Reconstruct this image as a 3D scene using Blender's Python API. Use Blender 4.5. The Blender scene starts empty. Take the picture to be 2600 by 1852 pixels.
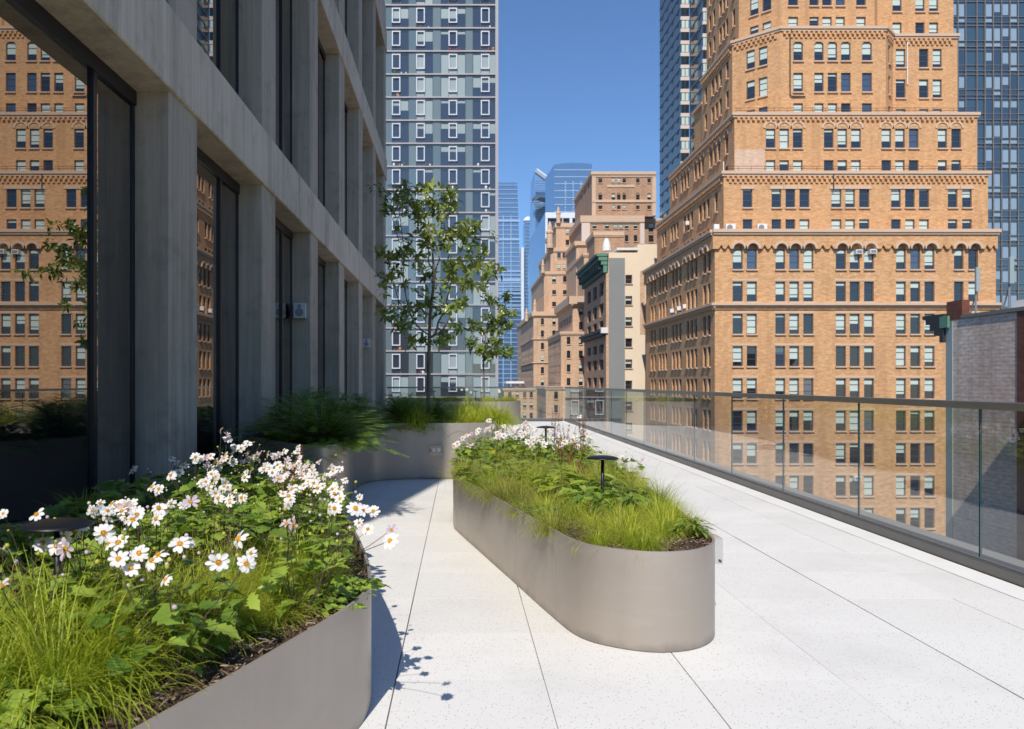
import bpy, math, random
from math import sin, cos, pi, sqrt, radians, tan, atan2
from mathutils import Vector, Matrix, noise
S = bpy.context.scene
COL = S.collection
# ------------------------------------------------------------------ camera
F = 2000.0            # focal length in photo pixels (2600 px wide)
VX, VY = 1168.0, 973.0  # vanishing point of the terrace direction in the photo
H = 1.2               # camera height above the pavers
cd = bpy.data.cameras.new('camera'); cam = bpy.data.objects.new('camera', cd); COL.objects.link(cam)
cam.location = (0, 0, H); cam.rotation_euler = (radians(90), 0, 0)
cd.sensor_width = 36; cd.lens = 36 * F / 2600
cd.shift_x = (1300 - VX) / 2600; cd.shift_y = (VY - 926) / 2600
cd.clip_start = 0.05; cd.clip_end = 5000
cd.dof.use_dof = True; cd.dof.focus_distance = 4.6; cd.dof.aperture_fstop = 6.3
S.camera = cam
# ------------------------------------------------------------------ sky and sun
EL = radians(45); AZX, AZY = 0.205, 0.979          # light travels towards +y, a little +x
w = bpy.data.worlds.new('World'); S.world = w; w.use_nodes = True
nt = w.node_tree; nt.nodes.clear()
sky = nt.nodes.new('ShaderNodeTexSky'); sky.sky_type = 'NISHITA'; sky.sun_disc = False
sky.sun_elevation = EL; sky.sun_rotation = atan2(-AZX, -AZY)
sky.air_density = 1.0; sky.dust_density = 0.0; sky.ozone_density = 10.0
bgn = nt.nodes.new('ShaderNodeBackground'); bgn.inputs[1].default_value = 0.142
outn = nt.nodes.new('ShaderNodeOutputWorld')
nt.links.new(sky.outputs[0], bgn.inputs[0]); nt.links.new(bgn.outputs[0], outn.inputs[0])
sd = bpy.data.lights.new('sun', 'SUN'); sd.energy = 4.6; sd.angle = radians(0.5); sd.color = (1.0, 0.945, 0.87)
sun = bpy.data.objects.new('sun', sd); COL.objects.link(sun)
sun.rotation_euler = Vector((AZX * cos(EL), AZY * cos(EL), -sin(EL))).to_track_quat('-Z', 'Y').to_euler()
sun.location = (-10, -40, 60)
S.view_settings.view_transform = 'Standard'; S.view_settings.look = 'None'
S.view_settings.exposure = 0.0; S.view_settings.gamma = 1.0
S.cycles.max_bounces = 8; S.cycles.transparent_max_bounces = 24
S.cycles.caustics_reflective = False; S.cycles.caustics_refractive = False
S.cycles.sample_clamp_indirect = 6.0
try: S.cycles.use_denoising = True
except Exception: pass

def at(px, py, Y):
    """a photo pixel at a chosen distance, as a world point"""
    return ((px - VX) * Y / F, Y, (VY - py) * Y / F + H)

# ------------------------------------------------------------------ materials
MATS = {}
def srgb(r, g, b):
    f = lambda c: (c / 12.92 if c <= 0.04045 else ((c + 0.055) / 1.055) ** 2.4)
    return (f(r / 255), f(g / 255), f(b / 255))
class NT:
    def __init__(s, name):
        s.m = bpy.data.materials.new(name); s.m.use_nodes = True
        s.t = s.m.node_tree; s.t.nodes.clear()
        s.o = s.n('ShaderNodeOutputMaterial'); MATS[name] = s.m
    def n(s, typ, **kw):
        x = s.t.nodes.new(typ)
        for k, v in kw.items():
            setattr(x, k, v)
        return x
    def l(s, a, b): s.t.links.new(a, b)
    def coord(s, kind='Object', scale=(1, 1, 1)):
        tc = s.n('ShaderNodeTexCoord'); mp = s.n('ShaderNodeMapping'); mp.inputs['Scale'].default_value = scale
        s.l(tc.outputs[kind], mp.inputs[0]); return mp.outputs[0]
    def pos(s, scale=(1, 1, 1)):
        g = s.n('ShaderNodeNewGeometry'); mp = s.n('ShaderNodeMapping'); mp.inputs['Scale'].default_value = scale
        s.l(g.outputs['Position'], mp.inputs[0]); return mp.outputs[0]
    def noise(s, vec, scale, detail=4, rough=0.55):
        x = s.n('ShaderNodeTexNoise'); x.inputs['Scale'].default_value = scale
        x.inputs['Detail'].default_value = detail; x.inputs['Roughness'].default_value = rough
        if vec is not None: s.l(vec, x.inputs['Vector'])
        return x.outputs['Fac']
    def ramp(s, fac, stops):
        r = s.n('ShaderNodeValToRGB'); e = r.color_ramp.elements
        while len(e) < len(stops): e.new(0.5)
        for el, (p, c) in zip(e, stops):
            el.position = p; el.color = (*c, 1) if len(c) == 3 else c
        s.l(fac, r.inputs[0]); return r.outputs[0]
    def mix(s, fac, a, b, mode='MIX'):
        m = s.n('ShaderNodeMix', data_type='RGBA', blend_type=mode)
        for sock, v in ((m.inputs[0], fac), (m.inputs[6], a), (m.inputs[7], b)):
            if isinstance(v, (int, float)): sock.default_value = v
            elif isinstance(v, tuple): sock.default_value = (*v, 1)
            else: s.l(v, sock)
        return m.outputs[2]
    def bsdf(s, color, rough=0.6, metal=0.0, spec=0.5, bump=None, bstr=0.3, bdist=0.01):
        b = s.n('ShaderNodeBsdfPrincipled')
        if isinstance(color, tuple): b.inputs['Base Color'].default_value = (*color, 1)
        else: s.l(color, b.inputs['Base Color'])
        if isinstance(rough, (int, float)): b.inputs['Roughness'].default_value = rough
        else: s.l(rough, b.inputs['Roughness'])
        b.inputs['Metallic'].default_value = metal
        b.inputs['Specular IOR Level'].default_value = spec
        if bump is not None:
            bp = s.n('ShaderNodeBump'); bp.inputs['Strength'].default_value = bstr; bp.inputs['Distance'].default_value = bdist
            s.l(bump, bp.inputs['Height']); s.l(bp.outputs[0], b.inputs['Normal'])
        s.l(b.outputs[0], s.o.inputs[0]); return b
    def rand(s):
        return s.n('ShaderNodeObjectInfo').outputs['Random']

def plain(name, rgb, rough=0.6, metal=0.0, spec=0.5, var=0.12, scale=3.0):
    t = NT(name); v = t.pos()
    c = t.mix(t.noise(v, scale, 5), tuple(x * (1 - var) for x in rgb), tuple(min(1, x * (1 + var)) for x in rgb))
    t.bsdf(c, rough, metal, spec); return t.m

def brick_mat(name, a, b, mortar, sx=1.0, stain=0.25, axis='xz'):
    """procedural brick; courses of about 0.07 m, mottled"""
    t = NT(name); g = t.n('ShaderNodeNewGeometry')
    sep = t.n('ShaderNodeSeparateXYZ'); t.l(g.outputs['Position'], sep.inputs[0])
    add = t.n('ShaderNodeMath', operation='ADD'); t.l(sep.outputs[0], add.inputs[0]); t.l(sep.outputs[1], add.inputs[1])
    cb = t.n('ShaderNodeCombineXYZ'); t.l(add.outputs[0], cb.inputs[0]); t.l(sep.outputs[2], cb.inputs[1])
    br = t.n('ShaderNodeTexBrick'); t.l(cb.outputs[0], br.inputs['Vector'])
    br.inputs['Color1'].default_value = (*a, 1); br.inputs['Color2'].default_value = (*b, 1); br.inputs['Mortar'].default_value = (*mortar, 1)
    br.inputs['Scale'].default_value = sx; br.inputs['Mortar Size'].default_value = 0.012
    br.inputs['Brick Width'].default_value = 0.42; br.inputs['Row Height'].default_value = 0.14; br.inputs['Bias'].default_value = -0.1
    mp = t.n('ShaderNodeMapping'); mp.inputs['Scale'].default_value = (1.1, 1.1, 3.2); t.l(g.outputs['Position'], mp.inputs[0])
    n1 = t.noise(mp.outputs[0], 1.0, 6, 0.7)
    mp2 = t.n('ShaderNodeMapping'); mp2.inputs['Scale'].default_value = (1.8, 1.8, 6.0); t.l(g.outputs['Position'], mp2.inputs[0])
    n3 = t.noise(mp2.outputs[0], 1.0, 3, 0.6)
    n2 = t.noise(t.pos(), 0.12, 4)
    c = t.mix(t.ramp(n1, [(0.3, (0, 0, 0)), (0.75, (1, 1, 1))]), br.outputs['Color'], tuple(x * 0.70 for x in a))
    c = t.mix(t.ramp(n3, [(0.42, (0, 0, 0)), (0.75, (0.75, 0.75, 0.75))]), c, tuple(min(1, x * 1.2) for x in b))
    ns = t.noise(t.pos((0.9, 0.9, 0.10)), 1.0, 6, 0.62)
    c = t.mix(t.ramp(ns, [(0.50, (0, 0, 0)), (0.78, (0.55, 0.55, 0.55))]), c, tuple(x * 0.50 for x in a))
    c2 = t.mix(t.ramp(n2, [(0.35, (0, 0, 0)), (0.8, (stain, stain, stain))]), c, tuple(x * 0.8 for x in mortar))
    t.bsdf(c2, 0.85, 0, 0.3); return t.m

def glass_dark(name, tint, refl=0.35, rough=0.03, refl_tint=(1, 1, 1)):
    """opaque coated glazing: dark body with a mirror coat"""
    t = NT(name)
    d = t.n('ShaderNodeBsdfDiffuse'); d.inputs[0].default_value = (*tint, 1)
    gl = t.n('ShaderNodeBsdfGlossy'); gl.inputs['Roughness'].default_value = rough; gl.inputs[0].default_value = (*refl_tint, 1)
    lw = t.n('ShaderNodeFresnel'); lw.inputs[0].default_value = 1.5
    ma = t.n('ShaderNodeMath', operation='MULTIPLY_ADD', use_clamp=True); t.l(lw.outputs[0], ma.inputs[0])
    ma.inputs[1].default_value = 1 - refl; ma.inputs[2].default_value = refl
    mx = t.n('ShaderNodeMixShader'); t.l(ma.outputs[0], mx.inputs[0]); t.l(d.outputs[0], mx.inputs[1]); t.l(gl.outputs[0], mx.inputs[2])
    t.l(mx.outputs[0], t.o.inputs[0]); return t.m

def clear_glass(name, tint, extra=0.0):
    """thin clear sheet: reflects on the outer faces only"""
    t = NT(name)
    tr = t.n('ShaderNodeBsdfTransparent'); tr.inputs[0].default_value = (*tint, 1)
    gl = t.n('ShaderNodeBsdfGlossy'); gl.inputs['Roughness'].default_value = 0.0
    lw = t.n('ShaderNodeFresnel'); lw.inputs[0].default_value = 1.5
    ma = t.n('ShaderNodeMath', operation='MULTIPLY_ADD', use_clamp=True); t.l(lw.outputs[0], ma.inputs[0])
    ma.inputs[1].default_value = 1.6; ma.inputs[2].default_value = extra
    ge = t.n('ShaderNodeNewGeometry'); sb = t.n('ShaderNodeMath', operation='SUBTRACT'); sb.inputs[0].default_value = 1.0; t.l(ge.outputs['Backfacing'], sb.inputs[1])
    mu = t.n('ShaderNodeMath', operation='MULTIPLY'); t.l(ma.outputs[0], mu.inputs[0]); t.l(sb.outputs[0], mu.inputs[1])
    mx = t.n('ShaderNodeMixShader'); t.l(mu.outputs[0], mx.inputs[0]); t.l(tr.outputs[0], mx.inputs[1]); t.l(gl.outputs[0], mx.inputs[2])
    t.l(mx.outputs[0], t.o.inputs[0]); return t.m

def leaf_mat(name, a, b, trans=0.35, rough=0.45, spec=0.4, scale=2.0, objvar=0.5):
    t = NT(name)
    r = t.rand(); n = t.noise(t.pos(), scale, 2)
    m1 = t.n('ShaderNodeMath', operation='MULTIPLY'); t.l(r, m1.inputs[0]); m1.inputs[1].default_value = objvar
    m2 = t.n('ShaderNodeMath', operation='MULTIPLY_ADD'); t.l(n, m2.inputs[0]); m2.inputs[1].default_value = 1.6; m2.inputs[2].default_value = -0.55
    ad = t.n('ShaderNodeMath', operation='ADD', use_clamp=True); t.l(m1.outputs[0], ad.inputs[0]); t.l(m2.outputs[0], ad.inputs[1])
    at_ = t.n('ShaderNodeAttribute', attribute_name='tone')
    ad2 = t.n('ShaderNodeMath', operation='ADD', use_clamp=True); t.l(ad.outputs[0], ad2.inputs[0]); t.l(at_.outputs['Fac'], ad2.inputs[1])
    c = t.mix(ad2.outputs[0], a, b)
    p = t.n('ShaderNodeBsdfPrincipled'); t.l(c, p.inputs['Base Color']); p.inputs['Roughness'].default_value = rough
    p.inputs['Specular IOR Level'].default_value = spec
    tl = t.n('ShaderNodeBsdfTranslucent'); c2 = t.mix(1.0, c, (1.0, 1.0, 0.5), 'MULTIPLY'); t.l(c2, tl.inputs[0])
    mx = t.n('ShaderNodeMixShader'); mx.inputs[0].default_value = trans
    t.l(p.outputs[0], mx.inputs[1]); t.l(tl.outputs[0], mx.inputs[2]); t.l(mx.outputs[0], t.o.inputs[0]); return t.m

# ------------------------------------------------------------------ mesh helpers
class MB:
    def __init__(s): s.v = []; s.f = []; s.mi = []; s.tone = []
    def add(s, vs, fs, mi=0, tone=None):
        o = len(s.v); s.v += [tuple(p) for p in vs]
        s.f += [tuple(i + o for i in f) for f in fs]; s.mi += [mi] * len(fs)
        if tone is not None:
            while len(s.tone) < o: s.tone.append(0.0)
            s.tone += [tone] * len(vs)
    def box(s, x0, x1, y0, y1, z0, z1, mi=0):
        s.add([(x0,y0,z0),(x1,y0,z0),(x1,y1,z0),(x0,y1,z0),(x0,y0,z1),(x1,y0,z1),(x1,y1,z1),(x0,y1,z1)],
              [(0,3,2,1),(4,5,6,7),(0,1,5,4),(1,2,6,5),(2,3,7,6),(3,0,4,7)], mi); return s
    def bevbox(s, x0, x1, y0, y1, z0, z1, b, mi=0):
        """box whose top edges are chamfered by b"""
        vs = [(x0,y0,z0),(x1,y0,z0),(x1,y1,z0),(x0,y1,z0),(x0,y0,z1-b),(x1,y0,z1-b),(x1,y1,z1-b),(x0,y1,z1-b),
              (x0+b,y0+b,z1),(x1-b,y0+b,z1),(x1-b,y1-b,z1),(x0+b,y1-b,z1)]
        fs = [(0,3,2,1),(8,9,10,11)]
        for i in range(4):
            j = (i+1) % 4; fs += [(i,j,j+4,i+4),(i+4,j+4,j+8,i+8)]
        s.add(vs, fs, mi); return s
    def quad(s, a, b, c, d, mi=0): s.add([a, b, c, d], [(0,1,2,3)], mi)
    def tube(s, pts, rad, n=6, mi=0, tone=None, cap=True):
        pts = [Vector(p) for p in pts]; k = len(pts)
        rs = rad if isinstance(rad, (list, tuple)) else [rad] * k
        vs, fs = [], []; ref = Vector((0.31, 0.17, 0.93))
        for i, p in enumerate(pts):
            d = (pts[min(i+1, k-1)] - pts[max(i-1, 0)])
            if d.length < 1e-9: d = Vector((0, 0, 1))
            d.normalize(); a = d.cross(ref)
            if a.length < 1e-3: a = d.cross(Vector((1, 0, 0)))
            a.normalize(); b = d.cross(a)
            for j in range(n):
                t = 2 * pi * j / n; vs.append(p + (a * cos(t) + b * sin(t)) * rs[i])
        for i in range(k - 1):
            for j in range(n):
                fs.append((i*n+j, i*n+(j+1) % n, (i+1)*n+(j+1) % n, (i+1)*n+j))
        if cap: fs += [tuple(range(n))[::-1], tuple(range((k-1)*n, k*n))]
        s.add(vs, fs, mi, tone)
    def lathe(s, prof, n=24, mi=0, c=(0, 0, 0)):
        vs, fs = [], []; k = len(prof)
        for r, z in prof:
            for j in range(n):
                t = 2 * pi * j / n; vs.append((c[0] + r * cos(t), c[1] + r * sin(t), c[2] + z))
        for i in range(k - 1):
            for j in range(n):
                fs.append((i*n+j, i*n+(j+1) % n, (i+1)*n+(j+1) % n, (i+1)*n+j))
        s.add(vs, fs, mi)
    def build(s, name, mats, parent=None, smooth=False, loc=None):
        me = mesh_of(s, name, mats, smooth)
        return put(name, me, parent, loc)
def mesh_of(mb, name, mats, smooth=False):
    me = bpy.data.meshes.new(name); me.from_pydata(mb.v, [], mb.f)
    if not isinstance(mats, (list, tuple)): mats = [mats]
    for m in mats: me.materials.append(MATS[m] if isinstance(m, str) else m)
    if len(mats) > 1: me.polygons.foreach_set('material_index', mb.mi)
    if smooth: me.polygons.foreach_set('use_smooth', [True] * len(me.polygons))
    if mb.tone:
        while len(mb.tone) < len(mb.v): mb.tone.append(0.0)
        a = me.attributes.new('tone', 'FLOAT', 'POINT'); a.data.foreach_set('value', mb.tone)
    me.update(); return me
def put(name, me, parent=None, loc=None, rot=None, scale=None):
    o = bpy.data.objects.new(name, me); COL.objects.link(o)
    if parent is not None: o.parent = parent
    if loc is not None: o.location = loc
    if rot is not None: o.rotation_euler = rot
    if scale is not None: o.scale = scale
    return o
def tag(o, label=None, cat=None, group=None, kind=None):
    if label: o['label'] = label
    if cat: o['category'] = cat
    if group: o['group'] = group
    if kind: o['kind'] = kind
    return o
def thing(name, label, cat, loc=(0, 0, 0), rz=0, group=None):
    o = put(name, None, None, loc, (0, 0, rz)); o.empty_display_size = 0.2
    return tag(o, label, cat, group)

def catmull(pts, n=6, closed=True):
    P = [Vector(p) for p in pts]; k = len(P); out = []
    rng = range(k) if closed else range(k - 1)
    for i in rng:
        if closed: a, b, c, d = P[(i-1) % k], P[i], P[(i+1) % k], P[(i+2) % k]
        else: a, b, c, d = P[max(i-1, 0)], P[i], P[i+1], P[min(i+2, k-1)]
        for j in range(n):
            t = j / n
            out.append(0.5 * ((2*b) + (c-a)*t + (2*a-5*b+4*c-d)*t*t + (3*b-a-3*c+d)*t**3))
    if not closed: out.append(P[-1])
    return out
# ================================================================== materials of the place
def mat_paver():
    t = NT('paver'); p = t.pos(); r = t.rand()
    vor = t.n('ShaderNodeTexVoronoi'); vor.inputs['Scale'].default_value = 125; t.l(p, vor.inputs['Vector'])
    sep = t.n('ShaderNodeSeparateColor'); t.l(vor.outputs['Color'], sep.inputs[0])
    # a few cells are dark aggregate chips
    gt = t.n('ShaderNodeMath', operation='GREATER_THAN'); t.l(sep.outputs[0], gt.inputs[0]); gt.inputs[1].default_value = 0.80
    lt = t.n('ShaderNodeMath', operation='LESS_THAN'); t.l(vor.outputs['Distance'], lt.inputs[0]); lt.inputs[1].default_value = 0.30
    mu = t.n('ShaderNodeMath', operation='MULTIPLY'); t.l(gt.outputs[0], mu.inputs[0]); t.l(lt.outputs[0], mu.inputs[1])
    base = t.mix(t.noise(p, 1.3, 5), (0.775, 0.738, 0.665), (0.845, 0.812, 0.745))
    base = t.mix(t.noise(p, 260, 2), base, t.mix(0.5, base, (0.86, 0.85, 0.82)))
    m = t.n('ShaderNodeMath', operation='MULTIPLY'); t.l(r, m.inputs[0]); m.inputs[1].default_value = 0.22
    base = t.mix(m.outputs[0], base, (0.62, 0.60, 0.565))
    st = t.ramp(t.noise(p, 0.9, 6, 0.65), [(0.50, (0, 0, 0)), (0.75, (0.5, 0.5, 0.5))])
    base = t.mix(st, base, (0.61, 0.585, 0.54))
    chip = t.mix(sep.outputs[1], (0.24, 0.22, 0.20), (0.50, 0.46, 0.42))
    c = t.mix(mu.outputs[0], base, chip)
    t.bsdf(c, 0.75, 0, 0.35, t.noise(p, 300, 3), 0.15, 0.002)
mat_paver()
def mat_concrete(name, k):
    t = NT(name); p = t.pos(); sc = lambda *c: (c[0] * k * 1.02, c[1] * k * 0.985, c[2] * k * 0.90)
    c = t.mix(t.noise(p, 0.8, 7, 0.62), sc(0.40, 0.34, 0.275), sc(0.66, 0.57, 0.47))
    vs = t.noise(t.pos((14, 14, 0.35)), 1.5, 4, 0.6)
    c = t.mix(t.ramp(vs, [(0.35, (0, 0, 0)), (0.7, (1, 1, 1))]), c, t.mix(0.5, c, sc(0.74, 0.65, 0.55)))
    st = t.ramp(t.noise(t.pos((3.2, 3.2, 0.25)), 1.0, 5, 0.6), [(0.5, (0, 0, 0)), (0.72, (0.6, 0.6, 0.6))])
    c = t.mix(st, c, sc(0.22, 0.19, 0.16))
    bl = t.ramp(t.noise(p, 2.3, 6, 0.7), [(0.52, (0, 0, 0)), (0.72, (0.6, 0.6, 0.6))])
    c = t.mix(bl, c, sc(0.27, 0.235, 0.20))
    vo = t.n('ShaderNodeTexVoronoi'); vo.inputs['Scale'].default_value = 9; t.l(p, vo.inputs['Vector'])
    pit = t.ramp(vo.outputs['Distance'], [(0.02, (1, 1, 1)), (0.05, (0, 0, 0))])
    c = t.mix(t.mix(0.7, pit, (0, 0, 0)), c, (0.06, 0.06, 0.06))
    t.bsdf(c, 0.8, 0, 0.35, vs, 0.45, 0.012)
mat_concrete('concrete', 1.08); mat_concrete('concrete_pier_shaded', 0.78)  # second copy is darker: shade on the piers is put into its colour
def mat_planter():
    t = NT('planter_metal'); p = t.pos()
    c = t.mix(t.noise(p, 1.7, 4), (0.355, 0.305, 0.256), (0.415, 0.357, 0.302))
    st = t.ramp(t.noise(t.pos((9, 9, 0.5)), 1.4, 5, 0.6), [(0.48, (0, 0, 0)), (0.75, (0.30, 0.30, 0.30))])
    c = t.mix(st, c, (0.32, 0.28, 0.245))
    vo = t.n('ShaderNodeTexVoronoi'); vo.inputs['Scale'].default_value = 5.5; t.l(p, vo.inputs['Vector'])
    c = t.mix(t.ramp(vo.outputs['Distance'], [(0.012, (1, 1, 1)), (0.03, (0, 0, 0))]), c, (0.06, 0.055, 0.05))
    sm = t.ramp(t.noise(t.pos((1.3, 1.3, 4.0)), 1.6, 6, 0.7), [(0.50, (0, 0, 0)), (0.80, (0.45, 0.45, 0.45))])
    c = t.mix(sm, c, (0.46, 0.41, 0.36))
    gz = t.n('ShaderNodeSeparateXYZ'); t.l(p, gz.inputs[0])
    ad = t.n('ShaderNodeMath', operation='MULTIPLY_ADD'); t.l(t.noise(p, 7, 5, 0.7), ad.inputs[0]); ad.inputs[1].default_value = 0.09; t.l(gz.outputs[2], ad.inputs[2])
    c = t.mix(t.ramp(ad.outputs[0], [(0.045, (0.6, 0.6, 0.6)), (0.085, (0, 0, 0))]), c, (0.17, 0.145, 0.12))      # splashed dirt along the foot
    rg = t.ramp(t.noise(p, 3, 4), [(0.3, (0.34, 0.34, 0.34)), (0.7, (0.46, 0.46, 0.46))])
    t.bsdf(c, rg, 0.35, 0.5, t.noise(t.pos((6, 6, 1.2)), 1.0, 2), 0.12, 0.02)
mat_planter()
def mat_mulch():
    t = NT('mulch'); p = t.pos()
    n = t.noise(p, 38, 6, 0.7)
    c = t.ramp(n, [(0.3, (0.022, 0.014, 0.010)), (0.5, (0.085, 0.052, 0.036)), (0.72, (0.20, 0.135, 0.095))])
    t.bsdf(c, 0.9, 0, 0.2, n, 0.8, 0.03)
mat_mulch()
def mat_chip():
    t = NT('bark_chip'); at_ = t.n('ShaderNodeAttribute', attribute_name='tone')
    c = t.ramp(at_.outputs['Fac'], [(0.0, (0.05, 0.03, 0.02)), (0.5, (0.17, 0.105, 0.07)), (1.0, (0.36, 0.27, 0.20))])
    t.bsdf(c, 0.85, 0, 0.2)
mat_chip()
plain('frame_black', (0.014, 0.014, 0.016), 0.4, 0.2, 0.5)
plain('frame_dark', (0.045, 0.05, 0.06), 0.45, 0.1, 0.5)
plain('shoe_grey', (0.17, 0.17, 0.165), 0.42, 0.6, 0.5, 0.18, 6)
plain('handrail_metal', (0.30, 0.28, 0.25), 0.34, 0.75, 0.5, 0.1, 8)
plain('coping_grey', (0.30, 0.29, 0.275), 0.6, 0.2)
plain('edge_white', (0.83, 0.815, 0.785), 0.7)
plain('joint_dark', (0.06, 0.045, 0.038), 0.9)
plain('asphalt', (0.055, 0.055, 0.058), 0.9)
plain('white_plastic', (0.55, 0.56, 0.57), 0.45)
plain('grey_plastic', (0.22, 0.23, 0.24), 0.45)
plain('lamp_black', (0.012, 0.013, 0.016), 0.42, 0.3, 0.5)
plain('dark_interior', (0.02, 0.022, 0.026), 0.8)
glass_dark('facade_glass', (0.005, 0.006, 0.008), 0.37, 0.004, (0.92, 0.90, 0.88))
clear_glass('rail_glass', (0.90, 0.92, 0.90), 0.035)
clear_glass('cover_plastic', (0.86, 0.87, 0.86), 0.06)
plain('glass_edge', (0.012, 0.06, 0.065), 0.2, 0, 0.6)

# ================================================================== ground, podium, deck
g = MB(); g.box(-2500, 2500, -400, 3500, -43, -42)
tag(g.build('street_ground', 'asphalt'), kind='structure')
g = MB(); g.box(-40, 3.62, -30, 24.98, -41.99, -0.12)
tag(g.build('podium', 'concrete'), kind='structure')
DX0 = -0.26; DY0 = 3.183; P = 0.60
g = MB(); g.box(-2.36, 3.26, -1.2, 24.62, -0.115, -0.055)
deck = tag(g.build('terrace_floor', 'joint_dark'), kind='structure')
rng = random.Random(4)
cols = []
gap = {-0.26: 0.0055, 0.34: 0.0045, 0.94: 0.0036, 1.54: 0.0022, 2.14: 0.0075, 2.74: 0.0022}
xs = [DX0 + P * k for k in range(-3, 6)] + [3.10]
xs[0] = -2.34 if xs[0] < -2.34 else xs[0]
xs = [-2.34] + [x for x in xs if x > -2.3]
def gapx(x):
    for k, v in gap.items():
        if abs(k - x) < 0.02: return v
    return 0.003
paver_rest = MB(); pav = []
for j in range(-6, 36):
    y0 = DY0 + P * j; y1 = min(y0 + P, 24.6)
    if y1 - y0 < 0.05: continue
    for i in range(len(xs) - 1):
        x0, x1 = xs[i], xs[i + 1]
        ga, gb = gapx(x0) / 2, gapx(x1) / 2
        jx = rng.uniform(-0.0008, 0.0008); dz = rng.uniform(-0.0008, 0.0008)
        m = MB(); gy = 0.0006 + rng.random() * 0.0008
        m.box(x0 + ga + jx, x1 - gb + jx, y0 + gy, y1 - gy, -0.05, dz)
        d = (abs((y0 + y1) / 2) if y1 > 0.5 else 99)
        pav.append((d, m))
pav.sort(key=lambda q: q[0])
for k, (d, m) in enumerate(pav):
    if k < 292: m.build('paver', 'paver', deck)
    else: paver_rest.add(m.v, m.f)
tag(paver_rest.build('far_pavers', 'paver', deck), kind='stuff')
m = MB(); m.add([(3.103,-1.2,-0.05),(3.255,-1.2,-0.05),(3.255,24.6,-0.05),(3.103,24.6,-0.05),(3.103,-1.2,0.002),(3.255,-1.2,0.016),(3.255,24.6,0.016),(3.103,24.6,0.002)],
      [(0,3,2,1),(4,5,6,7),(0,1,5,4),(1,2,6,5),(2,3,7,6),(3,0,4,7)])
m.build('edge_strip', 'edge_white', deck)

# ================================================================== office building with the concrete frame (left)
office = thing('office_building', 'grey board-formed concrete frame building with tall dark reflective windows along the terrace', 'building', (-20, 12, -42))
def opart(mb, name, mat, smooth=False):
    o = mb.build(name, mat, office, smooth); o.location = (20, -12, 42); return o
Y_END = 25.5; YS = -0.82; TOP = 13.3
m = MB(); m.box(-38, -2.80, YS + 0.02, Y_END - 0.02, -0.11, 12.53); opart(m, 'core_wall', 'dark_interior')
piers = [3.46 + 3.05 * k for k in range(-1, 8)]
levels = [(0.0, 3.61), (4.28, 7.74), (8.41, 11.87)]
for (z0, z1) in levels:
    m = MB(); m.box(-2.80, -2.40, YS, YS + 0.69, z0 - 0.1 if z0 == 0 else z0, z1); opart(m, 'pier', 'concrete_pier_shaded')
    for yk in piers:
        m = MB(); j = rng.uniform(-0.004, 0.004)
        b = 0.008
        a0, a1 = yk, yk + (0.69 if yk > 4 else 0.60); xf = -2.40 + j
        zz0 = z0 - 0.1 if z0 == 0 else z0
        prof = [(-2.80, a0), (xf - b, a0), (xf, a0 + b), (xf, a1 - b), (xf - b, a1), (-2.80, a1)]
        k = len(prof); vs = [(x, y, zz0) for x, y in prof] + [(x, y, z1) for x, y in prof]
        m.add(vs, [(i, (i+1) % k, (i+1) % k + k, i + k) for i in range(k)] + [tuple(range(k))[::-1], tuple(range(k, 2*k))])
        opart(m, 'pier', 'concrete_pier_shaded')
for (z0, z1) in ((3.61, 4.28), (7.74, 8.41), (11.87, 12.54)):
    ys = [YS] + [y + 0.345 for y in piers if y > 0.0] + [Y_END]
    ys = [YS] + [y for y in ys[1:] if y > YS + 0.6]
    for i in range(len(ys) - 1):
        a0, a1 = ys[i] + 0.007, ys[i + 1] - 0.007
        xf = -2.365 + rng.uniform(-0.003, 0.003); b = 0.012
        prof = [(-2.80, z0), (xf - b, z0), (xf, z0 + b), (xf, z1 - b), (xf - b, z1), (-2.80, z1)]
        m = MB(); k = 6; vs = [(x, a0, z) for x, z in prof] + [(x, a1, z) for x, z in prof]
        m.add(vs, [(i_, i_ + k, (i_+1) % k + k, (i_+1) % k) for i_ in range(k)] + [tuple(range(k)), tuple(range(k, 2*k))[::-1]])
        opart(m, 'beam', 'concrete')
m = MB(); m.box(-38, -2.39, 12.0, Y_END, 12.545, TOP); opart(m, 'parapet', 'concrete')
m = MB(); m.box(-38, -2.79, Y_END - 0.015, Y_END + 0.2, -0.1, 12.54); opart(m, 'end_wall', 'concrete')
m = MB(); m.box(-38, -2.81, YS - 0.2, YS + 0.015, -0.1, 12.54); opart(m, 'end_wall', 'concrete')
allp = [YS] + piers
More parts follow.
